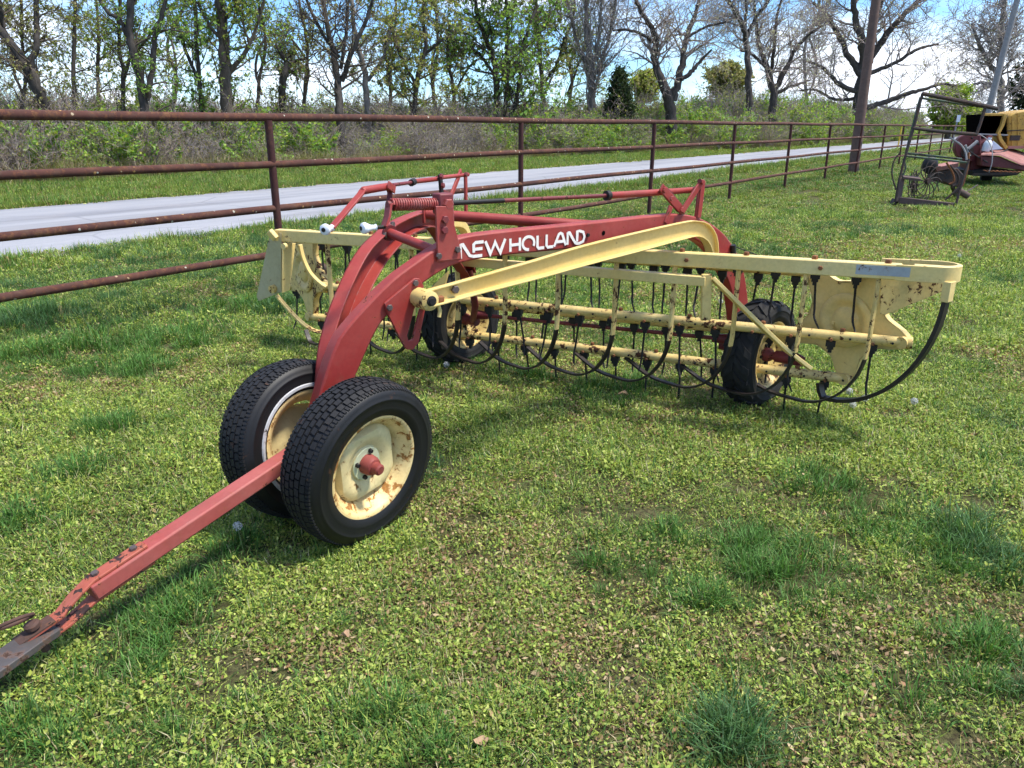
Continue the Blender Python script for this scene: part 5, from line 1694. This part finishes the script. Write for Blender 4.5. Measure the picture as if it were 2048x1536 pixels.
fr_ = rng.random(nb)
nbn = 25.2 - np.clip((sb_ - 25) / 55, 0, 1) * 6.4 + fr_ ** 1.3 * 11 + (fbm(sb_, sb_ * 0, .2, 3) - .5) * 2
pb = np.stack([sn(a, b) for a, b in zip(sb_, nbn)])
xpx = 1024 + F * pb[:, 0] / (pb[:, 1] * CP + H * SP)
green = fbm(sb_, nbn, .13, 31) + np.clip((xpx - 900) / 900, -.3, .6) * .28
pick = np.where(rng.random(nb) < np.clip((green - .40) * 4, .14, .85), rng.choice([2, 5, 3], nb), rng.choice([0, 1, 4, 3, 0], nb))
front = fr_ < .25
sc_b = (.75 + .5 * rng.random(nb)) * np.where(front, .85, 1.22) * (1 + .45 * np.clip((sb_ - 30) / 50, 0, 1))
scatter('brush', pb, np.stack([np.zeros(nb), np.zeros(nb), rng.random(nb) * 6.28], 1), np.stack([sc_b, sc_b, sc_b * (.8 + .4 * rng.random(nb))], 1), pick, BRC, 'tangled grey and olive brush under the trees beyond the road', 'brush')
# single shrubs that stand out in front of the brush
shr = [(30, 26.2, 1.15, 5, 'bright green shrub at the left edge under the top rail'), (232, 26.0, 1.15, 5, 'dense dark green shrub between first and second rails, left'),
       (130, 25.6, .8, 2, 'small yellow green bush low in the brush at left'), (500, 26, .75, 2, 'pale green bush just left of the first visible fence post'), (608, 25.8, .95, 5, 'green bush just right of the first visible fence post'),
       (760, 25.8, .85, 2, 'small green bush beneath the grey-barked tree'), (985, 25.0, 1.0, 5, 'green bush under the leafy tree left of the second post'), (1095, 23.8, 1.2, 2, 'broad bright green bush right of the second post'),
       (1170, 23.2, 1.25, 5, 'bright green bush under the pale fan-shaped tree'), (1235, 22.6, 1.1, 2, 'leafy green bush below the dark evergreen'), (1450, 20.6, 1.6, 2, 'tall olive green bush right of the V-forked tree'),
       (1525, 19.8, 1.4, 3, 'olive bush at the foot of the straight dark tree'), (1610, 19.4, 1.5, 2, 'green bush left of the brown pole')]
for x, n, s_, k, lab in shr:
    p = col_n(x, n)
    o = bpy.data.objects.new('shrub', BR[k]); COL.objects.link(o)
    o.location = tuple(p); o.rotation_euler = (0, 0, R.uniform(0, 6)); o.scale = (s_, s_, s_ * .95)
    tag(o, lab, 'shrub')
# dry tall grass at the foot of the brush
drys = []
for k in range(3):
    q, c = blades(70, .35, .75, .012, [(.36, .29, .19), (.30, .24, .15), (.22, .2, .1), (.16, .2, .06)], g, .35, .5)
    drys.append(quads_mesh('dry_grass', q, c, 'grass_mat'))
DRY = proto_collection('dry_grass', drys)
nd_ = 800
sd_ = -20 + rng.random(nd_) * 110
pd_ = np.stack([sn(a, b) for a, b in zip(sd_, 24.6 - np.clip((sd_ - 25) / 55, 0, 1) * 6.2 + rng.normal(0, .5, nd_))])
s_ = .6 + .6 * rng.random(nd_)
scatter('dry_grass', pd_, upright(nd_), np.stack([s_, s_, s_], 1), rng.integers(0, 3, nd_), DRY, 'tall dry tan grass along the foot of the brush', 'dry grass')
# a far wood closing the view behind the row
FAR = proto_collection('far_bush', [BR[3], BR[0], BR[2]])
nf = 500
sf = -60 + rng.random(nf) * 420
pf = np.stack([sn(a, b) for a, b in zip(sf, 95 + rng.random(nf) * 25)])
s_ = 1.7 + 1.2 * rng.random(nf)
scatter('far_wood', pf, np.stack([np.zeros(nf), np.zeros(nf), rng.random(nf) * 6.28], 1), np.stack([s_ * 1.4, s_ * 1.4, s_], 1), rng.integers(0, 3, nf), FAR, 'distant low woodland seen between the trunks', 'woodland')

# ================================================================== machinery at the right
def Yp(x, y, Y):
    return at_y(x, y, Y)
fr_root = empty('hay_machine_frame', at_z(1850, 414, 0))
tag(fr_root, 'tall bent dark green steel frame of an old hay machine, standing open on the grass', 'machine frame')
YL, YRt = 16.15, 15.6
def fp(x, y):
    """point on the frame's plane: left side deeper than right"""
    t = (x - 1790) / 120.0
    return at_y(x, y, 16.2 - .5 * t * .6 + (412 - y) * .0022)
def rod(pts, r, name, mat, sides=8, root=fr_root):
    return MB().tube(arc_resample(pts, max(6, len(pts) * 4)) if len(pts) > 2 else pts, r, sides).build(name, mat, root)
rod([fp(1790, 408), fp(1799, 360), fp(1811, 312), fp(1828, 253), fp(1845, 187)], .028, 'post', 'dark_frame_paint')
rod([fp(1823, 309) + V(0, .25, 0), fp(1838, 250) + V(0, .25, 0), fp(1853, 194) + V(0, .25, 0)], .024, 'post', 'green_frame_paint')
rod([fp(1844, 187), fp(1970, 212), fp(1996, 218)], .040, 'top_rail', 'dark_frame_paint')
rod([fp(1853, 195) + V(0, .25, 0), fp(1972, 215)], .022, 'top_rail', 'green_frame_paint')
rod([fp(1971, 213), fp(1961, 246), fp(1953, 268)], .030, 'post', 'dark_frame_paint')
rod([fp(1938, 318), fp(1923, 368), fp(1910, 416)], .026, 'post', 'dark_frame_paint')
rod([fp(1826, 256), fp(1880, 263), fp(1955, 269)], .034, 'cross_rail', 'dark_frame_paint')
MB().bar([fp(1811, 312), fp(1936, 325)], .05, .035, V(0, 1, .2)).build('cross_rail', 'green_frame_paint', fr_root, 30, .004)
MB().bar([fp(1823, 307) + V(0, .22, 0), fp(1936, 319) + V(0, .22, 0)], .05, .035, V(0, 1, .2)).build('cross_rail', 'green_frame_paint', fr_root, 30, .004)
MB().bar([fp(1797, 400), fp(1903, 412)], .14, .13, V(0, 1, 0)).build('base_plank', 'plank_wood', fr_root, 30, .01)
MB().bar([fp(1803, 356), fp(1795, 404)], .10, .10, V(1, 0, 0)).build('corner_plank', 'plank_wood', fr_root, 30, .01)
MB().bar([fp(1805, 354), fp(1840, 358)], .22, .05, V(0, 1, .15)).build('step_board', 'plank_wood', fr_root, 30, .008)
MB().prism([fp(1780, 414), fp(1792, 398), fp(1803, 412), fp(1798, 418)], V(.02, .2, 0)).build('foot', 'dark_frame_paint', fr_root, 30)
MB().prism([fp(1900, 412), fp(1912, 406), fp(1916, 412), fp(1908, 421), fp(1903, 419)], V(.02, .2, 0)).build('foot', 'dark_frame_paint', fr_root, 30)
rod([fp(1801, 304), fp(1788, 322), fp(1784, 348), fp(1792, 380)], .016, 'curved_rod', 'dark_frame_paint')
rod([fp(1811, 318) + V(0, .1, 0), fp(1816, 335) + V(0, .1, 0), fp(1810, 352) + V(0, .1, 0)], .02, 'hose', 'green_frame_paint')
rod([fp(1899, 275), fp(1921, 289), fp(1931, 305), fp(1933, 320)], .018, 'bent_pipe', 'grey_pole_wood')
# raking wheels with curved tines behind the frame
def tine_wheel(c, rad, nrm, n, name, lbl):
    w = empty(name, c); tag(w, lbl, 'rake wheel')
    nrm = unit(nrm); a_ = unit(np.cross(nrm, V(0, 0, 1))); b_ = np.cross(a_, nrm)
    for i in range(n):
        t = 2 * math.pi * i / n
        pts = []
        for q in np.linspace(.12, 1, 7):
            tt = t + .55 * q * q
            pts.append(c + rad * q * (math.cos(tt) * a_ + math.sin(tt) * b_))
        MB().tube(pts, .011, 5).build('tine', 'dark_frame_paint', w)
    MB().tube([c - nrm * .05, c + nrm * .05], .06, 12).build('hub', 'dark_frame_paint', w)
    MB().tube([c + rad * .72 * (math.cos(t) * a_ + math.sin(t) * b_) for t in np.linspace(0, 2 * math.pi, 25)], .010, 5, False).build('hoop', 'dark_frame_paint', w)
tine_wheel(at_y(1855, 362, 16.9), .42, V(.35, -1, 0), 14, 'rake_wheel', 'spoked tine wheel in the middle of the open frame')
tine_wheel(at_y(1826, 372, 17.3), .36, V(.7, -.7, 0), 14, 'rake_wheel', 'curved tine wheel at the left inside the open frame')
# cutter gearbox and linkage standing between frame and harvester
gb = empty('cutter_gearbox', at_z(1890, 392, 0)); tag(gb, 'dark rusty gearbox with bent hoses and a pale red arm, right of the tine wheel', 'gearbox')
Yg = 17.4
MB().ball(at_y(1860, 330, Yg), .17, 12, 8, (1, .8, 1.15)).build('housing', 'black_iron', gb)
MB().bar([at_y(1868, 337, Yg), at_y(1914, 327, Yg)], .16, .10, V(0, 1, .3)).build('arm', 'machine_pink', gb, 30, .01)
MB().prism([at_y(x, y, Yg) for x, y in ((1872, 342), (1915, 336), (1930, 352), (1922, 376), (1905, 372), (1880, 362), (1866, 364))], V(.1, .5, 0)).build('casing', 'dark_frame_paint', gb, 30, .02)
for k_, pts in enumerate((((1893, 325), (1905, 345), (1908, 362), (1898, 368)), ((1900, 330), (1916, 350), (1915, 366), (1905, 372)), ((1938, 305), (1934, 340), (1925, 372)), ((1890, 400), (1908, 384), (1922, 370)))):
    rod([at_y(x, y, Yg - .3) for x, y in pts], .022, 'hose', 'dark_frame_paint' if k_ % 2 else 'rusty_steel', 7, gb)
MB().tube([at_y(1915, 380, Yg), at_y(1936, 392, Yg)], .07, 12).build('roller', 'plank_wood', gb)
MB().tube([at_y(1930, 385, Yg), at_y(1955, 370, Yg + 1)], .015, 6).build('rod', 'dark_frame_paint', gb)
MB().bar([at_y(1905, 372, Yg), at_z(1912, 396, 0)], .06, .06, V(0, 1, 0)).build('leg', 'dark_frame_paint', gb, 30)

# old harvester
hv = empty('harvester', at_z(2005, 372, 0)); tag(hv, 'old red and yellow harvester parked at the right edge by the fence', 'harvester')
Yh = 22.0
def hp(x, y, d=0.0):
    return at_y(x, y, Yh + d)
circ_pts = [(1937 + 27 * math.cos(t), 296 + 28 * math.sin(t)) for t in np.linspace(math.radians(75), math.radians(290), 18)] + [(1962, 270), (1962, 346), (1944, 346)]
MB().prism([hp(x, y) for x, y in circ_pts], V(.12, .35, 0)).build('round_shield', 'machine_red', hv, 30, .02)
MB().prism([hp(x, y, .1) for x, y in ((1940, 300), (1985, 270), (1985, 345), (1938, 348))], V(.5, 1.4, 0)).build('body', 'machine_red', hv, 30, .02)
MB().prism([hp(x, y, -.5) for x, y in ((1962, 312), (2000, 313), (2042, 331), (2060, 330), (2060, 345), (2040, 340), (1980, 334), (1962, 332))], V(.3, 1.0, 0)).build('header_side', 'machine_red', hv, 30, .02)
dk = [hp(1962, 311, -.55), hp(2000, 312, -.55), hp(2043, 331, -.55), hp(2075, 332, -.4), hp(2060, 312, 1.2), hp(2022, 299, 1.2), hp(1985, 299, 1.2)]
MB().prism(dk, V(0, .02, .05)).build('header_deck', 'machine_pink', hv, 30, .01)
MB().prism([hp(x, y, -.2) for x, y in ((1946, 342), (1980, 334), (2045, 342), (2036, 350), (2000, 354), (1948, 352))], V(.3, 1.6, 0)).build('underframe', 'black_iron', hv, 30, .02)
MB().bar([hp(1946, 349, -.4), hp(2035, 346, -.5)], .10, .06, V(0, 1, 0)).build('cutter_bar', 'dark_frame_paint', hv, 30)
# yellow hood: rounded barrel shape
hood = []
for x, y in ((2014, 296), (2014, 236), (2020, 228), (2034, 222), (2052, 219), (2085, 220), (2085, 296)):
    hood.append(hp(x, y, .6))
MB().prism(hood, V(.6, 1.8, 0)).build('hood', 'machine_yellow', hv, 30, .08)
MB().bar([hp(2013, 262, .55), hp(2085, 258, .55)], .03, .03, V(0, 1, 0)).build('hood_seam', 'dark_frame_paint', hv, 30)
MB().bar([hp(2014, 295, .50), hp(2085, 294, .50)], .12, .07, V(0, 1, 0)).build('hood_sill', 'machine_pink', hv, 30)
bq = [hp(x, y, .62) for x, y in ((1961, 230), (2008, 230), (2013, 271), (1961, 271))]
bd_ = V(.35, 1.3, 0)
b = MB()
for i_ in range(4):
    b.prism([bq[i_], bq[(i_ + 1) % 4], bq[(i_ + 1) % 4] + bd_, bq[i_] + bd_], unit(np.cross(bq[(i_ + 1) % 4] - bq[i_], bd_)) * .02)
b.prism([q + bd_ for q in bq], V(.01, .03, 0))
b.build('open_bay', 'hole_shade_black', hv, 30)  # walls coloured near-black to deepen the shade inside the bay
MB().bar([hp(1968, 229, .55), hp(2014, 229, .55)], .10, .07, V(0, 1, 0)).build('bay_frame', 'machine_yellow', hv, 30, .01)
MB().bar([hp(2010, 228, .5), hp(2004, 250, .5), hp(1996, 266, .5), hp(2000, 280, .5), hp(2012, 297, .5)], .10, .09, V(0, 1, 0)).build('bay_arm', 'machine_yellow', hv, 30, .01)
MB().bar([hp(1958, 268, .5), hp(2015, 270, .5)], .06, .04, V(0, 1, 0)).build('bay_rail', 'grey_pole_wood', hv, 30)
MB().prism([hp(x, y, .2) for x, y in ((1986, 281), (2006, 298), (1984, 300))], V(.05, .1, 0)).build('guard_panel', 'sign_white', hv, 30, .005)
MB().tube([hp(1936, 298, -.15), hp(1948, 288, -.15), hp(1955, 282, -.15)], .045, 8).build('lever', 'grey_pole_wood', hv)
MB().tube([hp(1931, 290, -.15), hp(1936, 305, -.15), hp(1940, 312, -.15)], .03, 8).build('lever', 'grey_pole_wood', hv)
MB().tube(arc_resample([hp(1958, 268, -.3), hp(1975, 280, -.3), hp(1984, 300, -.6), hp(1984, 325, -.7), hp(1978, 345, -.7)], 16), .015, 6).build('cable', 'grey_pole_wood', hv)
for x in (1975, 2070):
    c_ = at_y(x, 340, Yh + 1.6); c_[2] = .36
    MB().lathe([(-.14, .2), (-.14, .34), (-.09, .36), (.09, .36), (.14, .34), (.14, .2)], c_, V(1, -.5, 0), 24, closed=True).build('tyre', 'old_rubber', hv)
for x in (2024, 2036):
    MB().bar([hp(x, 226 if x > 2030 else 232, .565), hp(x, 292, .565)], .02, .02, V(0, 1, 0)).build('hood_rib', 'machine_yellow', hv, 30)
MB().box(hp(2030, 276, .56), (.28, .02, .14)).build('vent_panel', 'dark_frame_paint', hv, 30)
for x in (1944, 1950, 1956):
    bolt(hv, hp(x, 276 + (x - 1944), -.02), V(0, -1, 0), BOLT_BLACK, 2.5)
MB().lathe([(0, .001), (0, .17), (.03, .17), (.03, .15), (.05, .15), (.05, .001)], hp(1934, 304, -.02), V(0, -1, 0), 20).build('pulley', 'dark_frame_paint', hv)
MB().tube(arc_resample([hp(1930, 296, -.06), hp(1950, 310, -.3), hp(1975, 325, -.6)], 10), .018, 6).build('belt', 'black_iron', hv)
MB().tube(arc_resample([hp(1965, 290, .0), hp(1990, 306, -.3), hp(2015, 300, .3)], 10), .02, 6).build('hose', 'black_iron', hv)
for k_ in range(9):
    q_ = hp(1966 + k_ * 8.5, 341 + k_ * .3, -.62)
    MB().prism([q_, q_ + V(.05, 0, 0), q_ + V(.025, -.22, -.03)], V(0, 0, .015)).build('guard_finger', 'rusty_steel', hv, 0)
jug = empty('plastic_jug', hp(1971, 305, -.15)); tag(jug, 'white plastic jug sitting on the red harvester', 'jug')
jc = hp(1971, 303, -.15)
MB().lathe([(0, .001), (0, .10), (.03, .115), (.20, .115), (.27, .085), (.31, .04), (.34, .04), (.34, .001)], jc, (0.15, 0, 1), 18).build('bottle', 'jug_plastic', jug)
MB().lathe([(.33, .05), (.37, .05), (.37, .001)], jc, (0.15, 0, 1), 12).build('cap', 'white_plastic', jug)

# ================================================================== dandelion clocks and fallen leaves
dpx = [(475, 1052, .125, 'dandelion seed head on a tall stem beside the front tyre under the tongue'), (1699, 782, .06, 'dandelion seed head nearest the end of the reel band'),
       (1706, 809, .055, 'lowest dandelion seed head of the four right of the rear wheel'), (1731, 796, .06, 'middle dandelion seed head of the cluster right of the rear wheel'),
       (1829, 802, .06, 'rightmost dandelion seed head of the cluster past the rake end'), (893, 729, .05, 'dandelion seed head at the foot of the left rear tyre'),
       (1442, 602, .08, 'dandelion seed head in the grass behind the rear post of the reel'), (1919, 511, .09, 'dandelion seed head in the grass above the rounded rake end')]
pm_ = MB()
gq = np.random.default_rng(9)
for v_ in rand_unit(gq, 70):
    a_ = unit(np.cross(v_, rand_unit(gq, 1)[0]))
    b_ = np.cross(v_, a_)
    t_ = v_ * .0165
    pm_.add([v_ * .003 + a_ * .0004, v_ * .003 - a_ * .0004, t_ - a_ * .0006, t_ + a_ * .0006], [(0, 1, 2, 3)])
    pm_.add([t_ + a_ * .0035, t_ + b_ * .0035 + v_ * .002, t_ - a_ * .0035, t_ - b_ * .0035 + v_ * .002], [(0, 1, 2, 3)])
pm_.ball((0, 0, 0), .0055, 8, 6)
PUFF = mats(pm_.mesh('puff', smooth=0), 'puff_white')
for x, y, hgt, lab in dpx:
    p = at_z(x, y, hgt)
    o = empty('dandelion', (p[0], p[1], 0)); tag(o, lab, 'dandelion', 'dandelion clocks in the lawn')
    MB().tube([V(p[0] + .012, p[1], 0), V(p[0] + .004, p[1], hgt * .6), p], .0022, 6).build('stem', 'stem_green', o)
    q = put(PUFF, 'seed_head', o, p)
    k_ = 1.0 if y > 1000 else 1.15
    q.scale = (k_, k_, k_)
for x, y, sz, rot, lab in ((957, 1482, .020, .3, 'tan fallen leaf in the weeds near the bottom centre'), (1246, 787, .034, 1.2, 'pale pinkish dead leaf on the grass below the reel'), (1780, 1218, .014, 2.0, 'small tan dead leaf between the grass tufts at right'), (690, 1268, .014, .9, 'tan leaf scrap on the bare patch below the front wheel')):
    p = at_z(x, y, .032)
    n_ = 12
    poly = []
    for i in range(n_):
        t = 2 * math.pi * i / n_
        r_ = sz * (1.0 + .25 * math.cos(3 * t + rot)) * (.75 if i % 2 else 1.0)
        poly.append(p + V(math.cos(t + rot) * r_ * 1.2, math.sin(t + rot) * r_ * .7, .012 * math.sin(2 * t + rot)))
    ob = MB().prism(poly, V(0, 0, .0012)).build('fallen_leaf', 'dead_leaf_tan', None, 0, origin=p)
    tag(ob, lab, 'leaf', 'fallen leaves')
